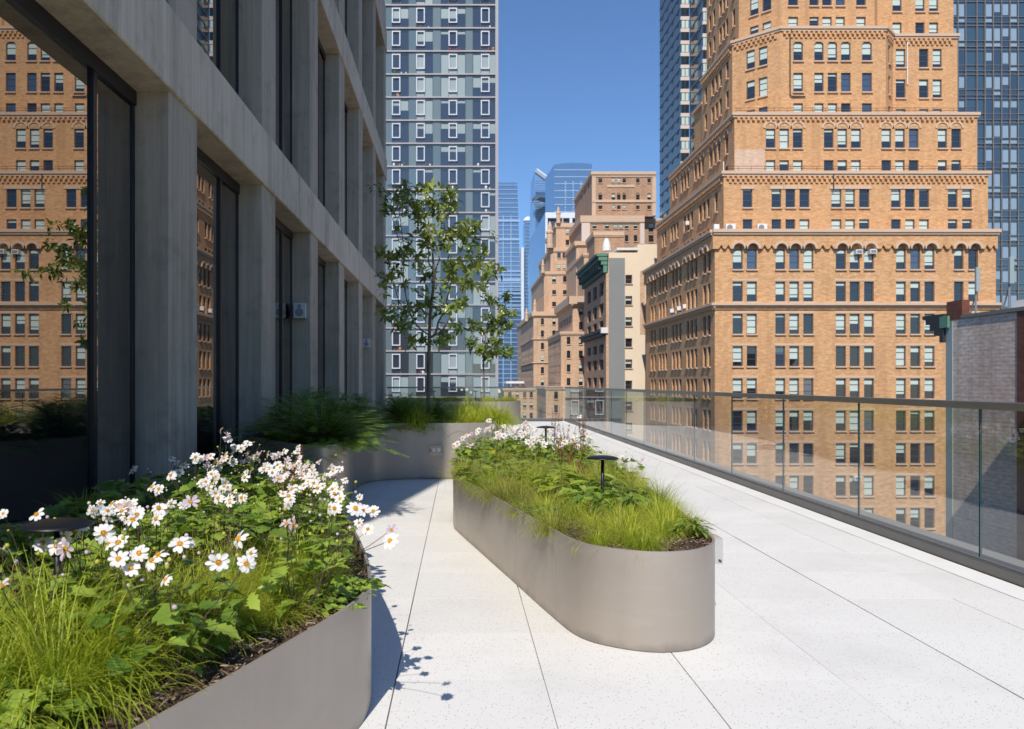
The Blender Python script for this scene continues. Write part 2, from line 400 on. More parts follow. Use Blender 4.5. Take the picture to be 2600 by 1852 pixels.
for li, (z0, z1) in enumerate(levels):
    for a in range(len(allp) - 1):
        y0, y1 = allp[a] + 0.69, allp[a + 1]
        if y1 - y0 < 0.2: continue
        ym = y1 - 0.73
        fr = MB()
        fr.box(-2.715, -2.672, y0, y1, z1 - 0.12, z1 - 0.002)          # head
        fr.box(-2.715, -2.680, y0, y1, z0 + 0.001, z0 + 0.07)          # sill
        fr.box(-2.715, -2.685, y1 - 0.035, y1 - 0.001, z0 + 0.07, z1 - 0.12)
        fr.box(-2.715, -2.685, y0 + 0.001, y0 + 0.035, z0 + 0.07, z1 - 0.12)
        f = opart(fr, 'window', 'frame_black')
        def sub(mb, nm, mt):
            o = mb.build(nm, mt, f); return o
        if ym > y0 + 0.25:
            mm = MB(); mm.box(-2.715, -2.676, ym - 0.028, ym + 0.028, z0 + 0.072, z1 - 0.122); sub(mm, 'mullion', 'frame_black')
            spans = ((y0 + 0.036, ym - 0.03), (ym + 0.03, y1 - 0.036))
        else: spans = ((y0 + 0.036, y1 - 0.036),)
        for (p0, p1) in spans:
            mm = MB(); mm.box(-2.712, -2.70, p0, p1, z0 + 0.071, z1 - 0.121); sub(mm, 'pane', 'facade_glass')
# speakers on the piers
def speaker(px, yface, z, label):
    s = thing('wall_speaker', label, 'speaker', (px, yface, z))
    m = MB(); m.bevbox(-0.092, 0.092, -0.06, 0.06, -0.12, 0.12, 0.008); o = m.build('cabinet', 'white_plastic', s); o.rotation_euler = (radians(90), 0, 0)
    o.location = (0, -0.122, 0)
    # cabinet was modelled lying: swap
    o.rotation_euler = (0, 0, 0); o.location = (0, -0.075, 0)
    m = MB(); m.lathe([(0.0, 0.003), (0.056, 0.003), (0.062, 0.0), (0.066, -0.004)], 20); c = m.build('woofer', 'grey_plastic', s); c.rotation_euler = (radians(90), 0, 0); c.location = (0, -0.1385, -0.03)
    m = MB(); m.lathe([(0.0, 0.003), (0.026, 0.003), (0.03, -0.004)], 16); c = m.build('tweeter', 'grey_plastic', s); c.rotation_euler = (radians(90), 0, 0); c.location = (0, -0.1385, 0.07)
    m = MB(); m.box(-0.03, 0.03, -0.016, 0.0, -0.05, 0.05); m.build('bracket', 'grey_plastic', s)
speaker(-2.545, piers[4], 2.35, 'white wall speaker on the third concrete pier, larger of the two in view')
speaker(-2.575, piers[7], 2.30, 'small white wall speaker far along the piers near the tree')

# ================================================================== glass railings
def railing(name, label, along, x, y0, y1, joints):
    """along = 'y' (side) or 'x' (end); x is the fixed coordinate"""
    cy = (y0 + y1) / 2
    r = thing(name, label, 'railing', (x, cy, 0) if along == 'y' else (cy, x, 0))
    def bx(nm, mat, a0, a1, c0, c1, z0, z1, bev=0, edge=False):
        m = MB()
        if along == 'y': args = (c0 - x, c1 - x, a0 - cy, a1 - cy, z0, z1)
        else: args = (a0 - cy, a1 - cy, c0 - x, c1 - x, z0, z1)
        if bev: m.bevbox(*args, bev)
        else: m.box(*args)
        if edge:
            idx = (2, 4) if along == 'y' else (3, 5)
            for i in idx: m.mi[i] = 1
            m.mi[1] = 1
        return m.build(nm, mat, r)
    bx('handrail', 'handrail_metal', y0, y1, x - 0.03, x + 0.03, 1.035, 1.083, 0.004)
    bx('base_shoe', 'shoe_grey', y0, y1, x - 0.045, x + 0.045, -0.06, 0.085, 0.006)
    bx('gasket', 'coping_grey', y0, y1, x - 0.018, x - 0.008, 0.0855, 0.094)
    for i in range(len(joints) - 1):
        bx('glass_panel', ['rail_glass', 'glass_edge'], joints[i] + 0.006, joints[i+1] - 0.006, x - 0.0065, x + 0.0065, 0.06, 1.034, 0, True)
J = [5.01 + 1.525 * k for k in range(-3, 13)]
J = [j for j in J if j < 24.3] + [24.70]
railing('glass_railing', 'long frameless glass railing with a metal handrail along the right edge of the terrace', 'y', 3.31, J[0], 24.70, J)
JX = [-2.25, -0.75, 0.75, 2.25, 3.24]
railing('glass_railing', 'short glass railing across the far end of the terrace behind the far planter', 'x', 24.78, -2.3, 3.24, JX)
m = MB(); m.box(3.372, 3.70, 0.2, 25.2, -0.12, 0.02); m.box(3.372, 3.69, 0.2, 25.2, 0.0205, 0.035)
tag(m.build('parapet_coping', 'coping_grey'), kind='structure')
# ================================================================== city materials
brick_mat('tan_brick', srgb(206, 152, 102), srgb(224, 176, 126), srgb(206, 166, 128))
brick_mat('pale_patch', srgb(216, 182, 154), srgb(224, 194, 168), srgb(214, 188, 166))
brick_mat('brown_brick', srgb(178, 138, 108), srgb(196, 156, 124), srgb(190, 160, 134))
brick_mat('beige_brick', srgb(206, 168, 136), srgb(220, 184, 150), srgb(214, 186, 158))
brick_mat('red_brick', srgb(108, 60, 46), srgb(128, 74, 56), srgb(120, 96, 84))
brick_mat('painted_brick', srgb(222, 200, 180), srgb(238, 222, 204), srgb(186, 130, 106), 0.55, 0.7)
plain('limestone', srgb(208, 178, 150), 0.8, 0, 0.3, 0.1, 0.8)
plain('cream_stucco', srgb(232, 212, 184), 0.85, 0, 0.3, 0.07, 0.4)
plain('grey_stucco', srgb(138, 140, 138), 0.85, 0, 0.3, 0.08, 0.5)
plain('copper_green_shaded', srgb(44, 78, 66), 0.7, 0, 0.3, 0.2, 1.0)  # cornice copper darkened, the shade on its side put into the colour
plain('copper_pale', srgb(96, 140, 118), 0.7, 0, 0.3, 0.2, 1.0)
plain('dark_cornice', srgb(52, 56, 56), 0.7, 0, 0.3, 0.2, 1.0)
plain('window_frame', srgb(74, 74, 80), 0.5)
plain('white_frame', srgb(206, 206, 212), 0.5, 0, 0.4, 0.04)
plain('white_metal', srgb(228, 226, 220), 0.5, 0, 0.4, 0.05)
plain('blind_pale', srgb(198, 210, 198), 0.35, 0, 0.6, 0.06, 0.6)
plain('blind_grey', srgb(150, 162, 160), 0.3, 0, 0.6, 0.06, 0.4)
plain('blind_blue', srgb(140, 160, 176), 0.25, 0, 0.6, 0.08, 0.4)
plain('slab_line', srgb(168, 160, 160), 0.6)
plain('mullion_tan', srgb(132, 124, 118), 0.6)
plain('roof_grey', srgb(120, 116, 110), 0.9)
plain('concrete_pale', srgb(214, 196, 184), 0.75)
glass_dark('win_glass', (0.014, 0.017, 0.020), 0.06, 0.02, (0.95, 0.95, 0.95))
glass_dark('win_glass_blue', (0.050, 0.068, 0.105), 0.12, 0.03, (0.95, 0.93, 0.92))
glass_dark('tower_glass', (0.125, 0.165, 0.175), 0.08, 0.06, (1.0, 0.95, 0.85))
glass_dark('spandrel_glass', (0.165, 0.205, 0.205), 0.06, 0.12, (1.0, 0.95, 0.85))
glass_dark('apt_glass', (0.034, 0.042, 0.054), 0.10, 0.03, (1.0, 0.95, 0.88))
glass_dark('navy_glass', (0.016, 0.026, 0.040), 0.16, 0.05, (1.0, 0.95, 0.88))
glass_dark('navy_panel', (0.030, 0.062, 0.090), 0.12, 0.12, (1.0, 0.97, 0.88))
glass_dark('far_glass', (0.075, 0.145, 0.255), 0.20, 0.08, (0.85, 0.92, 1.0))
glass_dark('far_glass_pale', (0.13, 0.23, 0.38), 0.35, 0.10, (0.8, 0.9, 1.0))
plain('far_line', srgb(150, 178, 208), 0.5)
plain('far_white', srgb(222, 226, 232), 0.6)
for nm, c in (('thing_red', (150, 60, 50)), ('thing_green', (70, 105, 60)), ('thing_orange', (190, 130, 70)), ('thing_white', (225, 225, 220))):
    plain(nm, srgb(*c), 0.6)

ZV = Vector((0, 0, 1))
class Plane:
    """a wall plane: origin O, horizontal direction U (unit), outward normal N = U x Z"""
    def __init__(s, O, U):
        s.O = Vector(O); s.U = Vector(U).normalized(); s.N = s.U.cross(ZV); s.rz = atan2(s.U.y, s.U.x)
    def p(s, u, v, d=0.0): return s.O + s.U * u + ZV * v - s.N * d
def arch_pts(u0, u1, v, n=8, rise=None):
    r = (u1 - u0) / 2; c = (u0 + u1) / 2; h = r if rise is None else rise
    return [(c - r * cos(pi * i / n), v + h * sin(pi * i / n)) for i in range(n + 1)]
def wall(mb, pl, u0, u1, v0, v1, holes, depth=0.25, mi=0):
    """wall face with real openings; holes are (u0,u1,v0,v1,arch) with arch True for a round head above v1"""
    hs = [(a, b, c, (d + (b - a) / 2 if ar else d), ar, d) for (a, b, c, d, ar) in holes if b > u0 and a < u1 and c < v1 and d > v0]
    us = sorted(set([u0, u1] + [round(x, 4) for h in hs for x in h[:2]])); vs = sorted(set([v0, v1] + [round(x, 4) for h in hs for x in h[2:4]]))
    us = [x for x in us if u0 <= x <= u1]; vs = [x for x in vs if v0 <= x <= v1]
    for i in range(len(us) - 1):
        um = (us[i] + us[i+1]) / 2
        cut = [h for h in hs if h[0] < um < h[1]]
        run = None
        for j in range(len(vs) - 1):
            vm = (vs[j] + vs[j+1]) / 2
            solid = not any(h[2] < vm < h[3] for h in cut)
            if solid and run is None: run = vs[j]
            if (not solid) and run is not None:
                mb.quad(pl.p(us[i], run), pl.p(us[i+1], run), pl.p(us[i+1], vs[j]), pl.p(us[i], vs[j]), mi); run = None
        if run is not None: mb.quad(pl.p(us[i], run), pl.p(us[i+1], run), pl.p(us[i+1], vs[-1]), pl.p(us[i], vs[-1]), mi)
    for (a, b, c, d, ar, sp) in hs:
        ring = [(a, c), (b, c)] + ([(b, d)] + [(a, d)] if not ar else [(x, y) for x, y in arch_pts(a, b, sp)][::-1])
        k = len(ring)
        for i in range(k):
            q, r_ = ring[i], ring[(i+1) % k]
            mb.quad(pl.p(*q), pl.p(*q, depth), pl.p(*r_, depth), pl.p(*r_), mi)
        if ar:
            ap = arch_pts(a, b, sp); n = len(ap) - 1
            for i in range(n // 2):
                mb.add([pl.p(a, d), pl.p(*ap[i]), pl.p(*ap[i+1])], [(0, 1, 2)], mi)
            mb.add([pl.p(a, d), pl.p(*ap[n//2]), pl.p((a+b)/2, d)], [(0, 1, 2)], mi)
            for i in range(n // 2, n):
                mb.add([pl.p(b, d), pl.p(*ap[i]), pl.p(*ap[i+1])], [(0, 1, 2)], mi)
            mb.add([pl.p(b, d), pl.p((a+b)/2, d), pl.p(*ap[n//2])], [(0, 1, 2)], mi)
            fan = [pl.p(*q, depth) for q in ap]
            mb.add(fan, [tuple(range(len(fan)))[::-1]], mi)
_WM = {}
def win_meshes(w, h, style, var):
    """frame mesh and pane mesh of a window, local x 0..w, z 0..h, looking towards -y"""
    key = (round(w, 2), round(h, 2), style, var)
    if key in _WM: return _WM[key]
    fr = MB(); pn = MB(); t = 0.105 if style != 'thin' else 0.04
    fr.box(0, t, -0.02, 0.08, 0, h); fr.box(w - t, w, -0.02, 0.08, 0, h)
    fr.box(t, w - t, -0.02, 0.08, 0, t); fr.box(t, w - t, -0.02, 0.08, h - t, h)
    bars = {'sash3': (0.36, 0.69), 'sash2': (0.5,), 'thin': (0.5,), 'one': ()}[style]
    for q in bars: fr.box(t, w - t, -0.01, 0.06, q * h - 0.035, q * h + 0.035)
    bl = {0: 0.0, 1: 0.30, 2: 0.48, 3: 0.64, 4: 0.80, 5: 1.0, 6: 0.12, 7: 0.0, 8: 0.16}[var]
    zz = h - t - bl * (h - 2 * t)
    if bl < 1: pn.quad((t, 0.03, t), (w - t, 0.03, t), (w - t, 0.03, zz), (t, 0.03, zz), 1 if var == 7 else 0)
    if bl > 0: pn.quad((t, 0.03, zz), (w - t, 0.03, zz), (w - t, 0.03, h - t), (t, 0.03, h - t), 2)
    fm = 'white_frame' if style == 'white' else 'window_frame'
    r = (mesh_of(fr, 'window_frame', fm), mesh_of(pn, 'pane', ['win_glass', 'win_glass_blue', 'blind_pale']), None)
    _WM[key] = r; return r
_SILL = {}
def sill_mesh(w):
    k = round(w, 2)
    if k not in _SILL:
        m = MB(); m.box(-0.08, w + 0.08, -0.42, -0.10, -0.16, -0.002); _SILL[k] = mesh_of(m, 'sill', 'limestone')
    return _SILL[k]
def put_window(pl, root, u0, u1, v0, v1, depth=0.25, style='sash3', var=0, sill=True):
    fr, pn, _ = win_meshes(u1 - u0, v1 - v0, style, var)
    o = put('window', fr, root); o.matrix_local = root.matrix_world.inverted() @ Matrix.LocRotScale(pl.p(u0, v0, depth - 0.08), Matrix.Rotation(pl.rz, 3, 'Z').to_quaternion(), None)
    put('pane', pn, o)
    if sill: s = put('sill', sill_mesh(u1 - u0), o); s.location = (0, 0.22 - depth + 0.08, 0)
    return o
def bthing(name, label, loc):
    o = thing(name, label, 'building', loc); o.matrix_world = Matrix.Translation(loc); return o
def bp(mb, name, mats, root, smooth=False):
    o = mb.build(name, mats, root, smooth); o.location = tuple(-c for c in root.location); return o
def pbox(mb, pl, u0, u1, v0, v1, out, mi=0, back=0.0):
    """a box on a wall plane: from `back` inside to `out` proud"""
    a = [pl.p(u, v, d) for d in (-out, back) for u, v in ((u0, v0), (u1, v0), (u1, v1), (u0, v1))]
    mb.add(a, [(0,1,2,3),(7,6,5,4),(0,4,5,1),(1,5,6,2),(2,6,7,3),(3,7,4,0)], mi)

# ================================================================== the big tan brick building (right)
YB = 93.7
brick = bthing('brick_loft_building', 'stepped tan brick loft building with round-arched top windows and pale stone ledges', (45, 105, -42))
def zx(u, Y): return (1600 + u / 2.256 - VX) * Y / F
def zz(v, Y): return (VY - v / 2.256) * Y / F + H
rb = random.Random(11)
ROWS = [1429, 1614, 1799, 1984, 2169, 2354, 2541, 2727, 2912, 3098, 3284, 3470]
GRP = [[(587,645),(668,726)], [(832,888),(912,968),(992,1050)], [(1178,1236),(1258,1315),(1340,1396)], [(1523,1580),(1605,1662),(1686,1744)], [(1855,1910),(1937,1993)]]
def pickvar():
    return rb.choice([0, 0, 0, 1, 1, 2, 2, 3, 3, 4, 4, 6, 8, 7, 5])
def hood(pl, root, u0, u1, v, out=0.16, ringw=0.30, name='hood_arch'):
    m = MB(); c = (u0 + u1) / 2; r = (u1 - u0) / 2 + 0.05; R = r + ringw; n = 10
    P0, P1 = [], []
    for i in range(n + 1):
        t = pi * i / n
        P0.append((c - r * cos(t), v + r * sin(t))); P1.append((c - R * cos(t), v + R * sin(t)))
    for i in range(n):
        a, b, c_, d = P0[i], P0[i+1], P1[i+1], P1[i]
        m.quad(pl.p(*a, -out), pl.p(*b, -out), pl.p(*c_, -out), pl.p(*d, -out))
        m.quad(pl.p(*d, -out), pl.p(*c_, -out), pl.p(*c_, 0.02), pl.p(*d, 0.02))
        m.quad(pl.p(*b, -out), pl.p(*a, -out), pl.p(*a, 0.02), pl.p(*b, 0.02))
    bp(m, name, 'limestone', root)
def diamond(mb, pl, u, v, r=0.2):
    mb.add([pl.p(u - r, v, -0.04), pl.p(u, v - r, -0.04), pl.p(u + r, v, -0.04), pl.p(u, v + r, -0.04)], [(0, 1, 2, 3)], 0)
def arcade_band(root, pl, u0, u1, v0, v1, arches, notches, out=0.34):
    """projecting band above the arched windows; its lower edge is cut by the arches and by small pointed corbel niches"""
    pts = [(u0, v0), (u1, v0)]
    cuts = []
    for (a, b) in arches:
        r = (b - a) / 2 + 0.06; c = (a + b) / 2
        cuts.append((c - r, [(c - r * cos(pi * i / 10), v0 + r * sin(pi * i / 10)) for i in range(11)]))
    for c in notches: cuts.append((c - 0.3, [(c - 0.3, v0), (c, v0 + 0.5), (c + 0.3, v0)]))
    cuts.sort(key=lambda q: q[0]); prof = [(u0, v0)]
    for _, q in cuts:
        if q[0][0] > prof[-1][0] - 1e-6 and q[-1][0] < u1: prof += q
    prof.append((u1, v0)); m = MB()
    for i in range(len(prof) - 1):
        a, b = prof[i], prof[i+1]
        if abs(b[0] - a[0]) > 1e-6:
            m.quad(pl.p(*a, -out), pl.p(*b, -out), pl.p(b[0], v1, -out), pl.p(a[0], v1, -out))
        m.quad(pl.p(*a, 0.0), pl.p(*b, 0.0), pl.p(*b, -out), pl.p(*a, -out))
    for u in (u0, u1): m.quad(pl.p(u, v0, 0), pl.p(u, v0, -out), pl.p(u, v1, -out), pl.p(u, v1, 0))
    m.quad(pl.p(u0, v1, -out), pl.p(u1, v1, -out), pl.p(u1, v1, 0), pl.p(u0, v1, 0))
    bp(m, 'arcade_band', 'tan_brick', root)
def ledge(root, pl, u0, u1, v, h=0.42, out=0.42, mat='limestone', name='stone_ledge'):
    m = MB(); pbox(m, pl, u0, u1, v - h, v, out); pbox(m, pl, u0 + 0.1, u1 - 0.1, v - h - 0.25, v - h, out * 0.55); bp(m, name, mat, root)
def dentils(root, pl, u0, u1, v, rows=2, step=0.62, mat='tan_brick'):
    m = MB(); n = int((u1 - u0) / step)
    for r_ in range(rows):
        for i in range(n):
            u = u0 + (i + 0.5 * (r_ % 2) + 0.2) * step
            pbox(m, pl, u, u + step * 0.5, v - 0.55 - r_ * 0.42, v - 0.18 - r_ * 0.42, 0.26 - 0.09 * r_)
    tag(bp(m, 'corbel_table', mat, root), kind='stuff')
TIERS = []
# ---- base tier
Y0 = YB; XL, XR = zx(485, Y0), zx(2095, Y0); ZT = zz(1322, Y0); YBK = 128.4
plF = Plane((XL, Y0, 0), (1, 0, 0)); plS = Plane((XL, YBK, 0), (0, -1, 0))
holes = []; wins = []
for ri, v in enumerate(ROWS):
    for grp in GRP:
        for (a, b) in grp:
            u0, u1 = zx(a, Y0) - XL, zx(b, Y0) - XL; v1_, v0_ = zz(v, Y0), zz(v + 115, Y0)
            holes.append((u0, u1, v0_, v1_, ri == 0)); wins.append((u0, u1, v0_, v1_, ri))
m = MB(); wall(m, plF, 0, XR - XL, -42, ZT, holes, 0.32)
m.quad(plF.p(XR - XL, -42), plF.p(XR - XL, -42, 34), plF.p(XR - XL, ZT, 34), plF.p(XR - XL, ZT))
SG = [(95.3, 98.3, 2), (100.7, 105.5, 3), (107.9, 112.7, 3), (115.3, 120.1, 3), (122.0, 125.2, 2)]
def sgroup(n, y0, y1):
    wd = 1.2; gp = ((y1 - y0) - n * wd) / max(1, n - 1)
    return [(y0 + i * (wd + gp), y0 + i * (wd + gp) + wd) for i in range(n)]
sh = []; sw = []
for ri, v in enumerate(ROWS):
    for (ya, yb, n) in SG:
        for (p, q) in sgroup(n, ya, yb):
            u0, u1 = YBK - q, YBK - p; v1_, v0_ = zz(v, Y0), zz(v + 115, Y0)
            sh.append((u0, u1, v0_, v1_, ri == 0)); sw.append((u0, u1, v0_, v1_, ri))
wall(m, plS, 0, YBK - Y0, -42, ZT, sh, 0.32)
m.quad((XL, Y0, ZT), (XR, Y0, ZT), (XR, YBK, ZT), (XL, YBK, ZT))
bp(m, 'base_wall', 'tan_brick', brick)
for (u0, u1, v0, v1, ri) in wins: put_window(plF, brick, u0, u1, v0, v1, 0.32, 'sash3', pickvar())
for (u0, u1, v0, v1, ri) in sw:
    if v1 > -14: put_window(plS, brick, u0, u1, v0, v1, 0.32, 'sash3', rb.choice([0, 0, 7, 7, 1, 2]))
arF = [(a, b) for (a, b, c, d, r_) in holes if r_]; arS = [(a, b) for (a, b, c, d, r_) in sh if r_]
vb = zz(ROWS[0], Y0)
nF = [zx(u, Y0) - XL for u in (517, 557, 765, 805, 1097, 1147, 1443, 1493, 1788, 1832, 2035, 2072)]
arcade_band(brick, plF, -0.34, XR - XL, vb, ZT - 0.3, arF, nF)
nS = [YBK - y for y in (99.1, 100.0, 106.3, 107.1, 113.5, 114.5, 120.8, 121.4, 126.3, 127.2)]
arcade_band(brick, plS, 0, YBK - Y0 + 0.002, vb, ZT - 0.3, arS, nS, 0.34)
plF2 = Plane((XL, Y0 - 0.34, 0), (1, 0, 0)); plS2 = Plane((XL - 0.34, YBK, 0), (0, -1, 0))
for (a, b) in arF: hood(plF2, brick, a, b, vb)
for (a, b) in arS: hood(plS2, brick, a, b, vb)
m = MB()
for (a, b) in arF: diamond(m, plF, (a + b) / 2, zz(1575, Y0))
tag(bp(m, 'diamond_inlays', 'limestone', brick), kind='stuff')
ledge(brick, plF2, -0.4, XR - XL + 0.2, zz(1318, Y0), 0.38, 0.35); ledge(brick, plS2, 0, YBK - Y0 + 0.3, zz(1318, Y0), 0.38, 0.35)
ledge(brick, plF, -0.5, XR - XL + 0.3, zz(1737, Y0), 0.30, 0.55); ledge(brick, plS, 0, YBK - Y0 + 0.5, zz(1737, Y0), 0.30, 0.55)
for pl_, L in ((plF, XR - XL), (plS, YBK - Y0)):
    m = MB()
    for i in range(3): pbox(m, pl_, -0.35 + 0.1 * i, L + 0.3, zz(1774 - i * 8, Y0), zz(1764 - i * 8, Y0), 0.16 + 0.1 * i)
    tag(bp(m, 'brick_mouldings', 'tan_brick', brick), kind='stuff')
# lintel strips over each group (slightly pinker stone), base tier
m = MB()
for v in ROWS[1:]:
    for grp in GRP: pbox(m, plF, zx(grp[0][0], Y0) - XL - 0.12, zx(grp[-1][1], Y0) - XL + 0.12, zz(v - 4, Y0), zz(v - 16, Y0), 0.03)
tag(bp(m, 'lintels', 'limestone', brick), kind='stuff')
# ---- tiers 1 and 2
def tier(Y, uL, uR, vt, rows, grp, sg, arch_rows, Ybk, style='sash3', zb=None, blindarch=False, dent=0, vfront=None):
    X0, X1 = zx(uL, Y), zx(uR, Y); Zt = zz(vt, Y); pf = Plane((X0, Y, 0), (1, 0, 0)); ps = Plane((X0, Ybk, 0), (0, -1, 0))
    hf, hs_ = [], []
    for ri, (va, vb_) in enumerate(rows):
        for (a, b) in grp: hf.append((zx(a, Y) - X0, zx(b, Y) - X0, zz(vb_, Y), zz(va, Y), False))
        for (ya, yb, n) in sg:
            for (p, q) in sgroup(n, ya, yb): hs_.append((Ybk - q, Ybk - p, zz(vb_, Y), zz(va, Y), ri in arch_rows))
    mm = MB(); wall(mm, pf, 0, X1 - X0, zb, Zt, hf, 0.28); wall(mm, ps, 0, Ybk - Y, zb, Zt, hs_, 0.28)
    mm.quad(pf.p(X1 - X0, zb), pf.p(X1 - X0, zb, Ybk - Y), pf.p(X1 - X0, Zt, Ybk - Y), pf.p(X1 - X0, Zt))
    mm.quad((X0, Y, Zt), (X1, Y, Zt), (X1, Ybk, Zt), (X0, Ybk, Zt))
    bp(mm, 'setback_wall', 'tan_brick', brick)
    for h in hf: put_window(pf, brick, h[0], h[1], h[2], h[3], 0.28, style, pickvar())
    for h in hs_: put_window(ps, brick, h[0], h[1], h[2], h[3], 0.28, style, rb.choice([0, 7, 7, 7, 1]))
    ledge(brick, pf, -0.35, X1 - X0 + 0.25, Zt + 0.06, 0.36, 0.32); ledge(brick, ps, 0, Ybk - Y + 0.33, Zt + 0.06, 0.36, 0.32)
    if dent:
        dentils(brick, pf, 0.2, X1 - X0 - 0.2, Zt - 0.4, dent); dentils(brick, ps, 0.2, Ybk - Y - 0.2, Zt - 0.4, dent)
    return pf, ps, X0, X1, Zt
Z0 = ZT - 1.0
Y1 = YB + 2.3
G1 = [(645,700),(810,865),(890,945),(970,1027),(1152,1210),(1232,1288),(1312,1370),(1495,1550),(1575,1630),(1655,1712),(1820,1875),(1902,1957)]
SG1 = [(98.2, 99.4, 1), (101.4, 106.0, 3), (108.6, 113.2, 3), (115.8, 120.2, 3), (122.8, 125.4, 2)]
pf1, ps1, X10, X11, ZT1 = tier(Y1, 535, 2050, 985, [(1075, 1190), (1257, 1372)], G1, SG1, (), YBK, zb=Z0, dent=2)
m = MB()
for (a, b) in G1:
    pbox(m, pf1, zx(a, Y1) - X10 - 0.25, zx(b, Y1) - X10 + 0.25, zz(1084, Y1), zz(1066, Y1), 0.10)
tag(bp(m, 'lintels', 'limestone', brick), kind='stuff')
def cut_corners(pl, wins, name='corner_blocks'):
    mm = MB(); c = 0.30
    for (u0, u1, v1) in wins:
        for (ua, sg) in ((u0, 1), (u1, -1)):
            a = [pl.p(ua, v1 + 0.01, d) for d in (0.02, 0.27)] + [pl.p(ua + sg * c, v1 + 0.01, d) for d in (0.02, 0.27)] + [pl.p(ua, v1 - c * 0.9, d) for d in (0.02, 0.27)]
            mm.add(a, [(0, 2, 4), (1, 3, 5), (2, 3, 5, 4)])
    tag(bp(mm, name, 'tan_brick', brick), kind='stuff')
cut_corners(pf1, [(zx(a, Y1) - X10, zx(b, Y1) - X10, zz(1075, Y1)) for (a, b) in G1])
Y2 = Y1 + 2.3
G2 = [(777,832),(855,910),(932,988),(1110,1165),(1188,1243),(1265,1322),(1440,1495),(1518,1573),(1597,1652),(1762,1815),(1840,1895)]
SG2 = [(100.6, 101.8, 1), (103.6, 108.2, 3), (110.6, 115.2, 3), (117.8, 122.2, 3), (124.2, 127.0, 2)]
pf2, ps2, X20, X21, ZT2 = tier(Y2, 597, 1988, 650, [(738, 850), (918, 1030)], G2, SG2, (0,), YBK, zb=ZT1 - 0.6, dent=1)
for (a, b) in G2: hood(pf2, brick, zx(a, Y2) - X20 - 0.02, zx(b, Y2) - X20 + 0.02, zz(735, Y2), 0.10, 0.26)
for (ya, yb, n) in SG2:
    for (p, q) in sgroup(n, ya, yb): hood(ps2, brick, YBK - q, YBK - p, zz(738, Y2), 0.12, 0.26)
m = MB()
for (a, b) in G2: diamond(m, pf2, (zx(a, Y2) + zx(b, Y2)) / 2 - X20, zz(720, Y2), 0.17)
tag(bp(m, 'diamond_inlays', 'limestone', brick), kind='stuff')
# pale repaired brick panel at the left of tier 2
m = MB(); pbox(m, pf2, 0.06, zx(770, Y2) - X20, ZT1 + 0.1, zz(858, Y2), 0.012); bp(m, 'repaired_panel', 'pale_patch', brick)
# ---- polygonal top tiers
def poly_tier(pts, Zb, Zt, segs, mat='tan_brick', dent=0):
    """pts: plan polyline from the left side round the front; segs: windows per segment as (f0,f1,z0,z1)"""
    mm = MB(); planes = []
    for i in range(len(pts) - 1):
        a, b = Vector((*pts[i], 0)), Vector((*pts[i+1], 0)); L = (b - a).length; pl_ = Plane(a, b - a)
        hs_ = [(f0 * L, f1 * L, z0, z1, False) for (f0, f1, z0, z1) in segs[i]]
        wall(mm, pl_, 0, L, Zb, Zt, hs_, 0.28); planes.append((pl_, L, hs_))
    n = len(pts); mm.add([(x, y, Zt) for x, y in pts], [tuple(range(n))])
    bp(mm, 'setback_wall', mat, brick)
    for (pl_, L, hs_) in planes:
        for h in hs_: put_window(pl_, brick, h[0], h[1], h[2], h[3], 0.28, 'sash3', pickvar() if pl_.N.y < -0.5 else rb.choice([0, 7, 7]))
        ledge(brick, pl_, -0.12, L + 0.12, Zt + 0.06, 0.34, 0.30)
        if dent: dentils(brick, pl_, 0.2, L - 0.2, Zt - 0.4, dent)
    return planes
Y3 = Y2 + 2.2
def fr(u, ua, ub): return (u - ua) / (ub - ua)
zr = lambda v: zz(v, Y3)
Xa, Xb = zx(860, Y3), zx(1465, Y3); Yc = Y3 * 1.0425; Xc = (1600 + 585 / 2.256 - VX) * Yc / F; Yr = Y3 * 1.0215; Xr0 = (1600 + 1505 / 2.256 - VX) * Yr / F; Xr1 = (1600 + 1875 / 2.256 - VX) * Yr / F
Y3e = Xc * F / (1600 + 410 / 2.256 - VX)
R3 = [(240, 350), (418, 528), (592, 702)]
cen = [(935,990),(1055,1108),(1132,1186),(1208,1263),(1328,1385)]
seg_c = [(fr(a, 860, 1465), fr(b, 860, 1465), zr(vb_), zr(va)) for (va, vb_) in R3 for (a, b) in cen]
seg_l = [(f0, f1, zr(vb_), zr(va)) for (va, vb_) in R3 for (f0, f1) in ((0.30, 0.48), (0.56, 0.74))]
seg_rc = [(0.36, 0.66, zr(vb_), zr(va)) for (va, vb_) in R3]
seg_r = [(fr(a, 1505, 1875), fr(b, 1505, 1875), zr(vb_), zr(va)) for (va, vb_) in R3 for (a, b) in ((1522,1577),(1655,1708),(1733,1785))]
LS = Y3e - Yc
seg_s = [((LS - (y1_ - Yc)) / LS, (LS - (y0_ - Yc)) / LS, zr(vb_), zr(va)) for (va, vb_) in R3 for (y0_, y1_) in ((106.2, 107.3), (109.0, 110.1), (110.7, 111.8), (112.4, 113.5), (115.5, 116.6))]
poly_tier([(Xc, Y3e), (Xc, Yc), (Xa, Y3), (Xb, Y3), (Xr0, Yr), (Xr1, Yr), (Xr1, Yr + 20)], ZT2 - 0.8, zz(157, Y3), [seg_s, seg_l, seg_c, seg_rc, seg_r, []], dent=2)
cut_corners(Plane((Xa, Y3, 0), (1, 0, 0)), [(fr(a, 860, 1465) * (Xb - Xa), fr(b, 860, 1465) * (Xb - Xa), zr(240)) for (a, b) in cen])
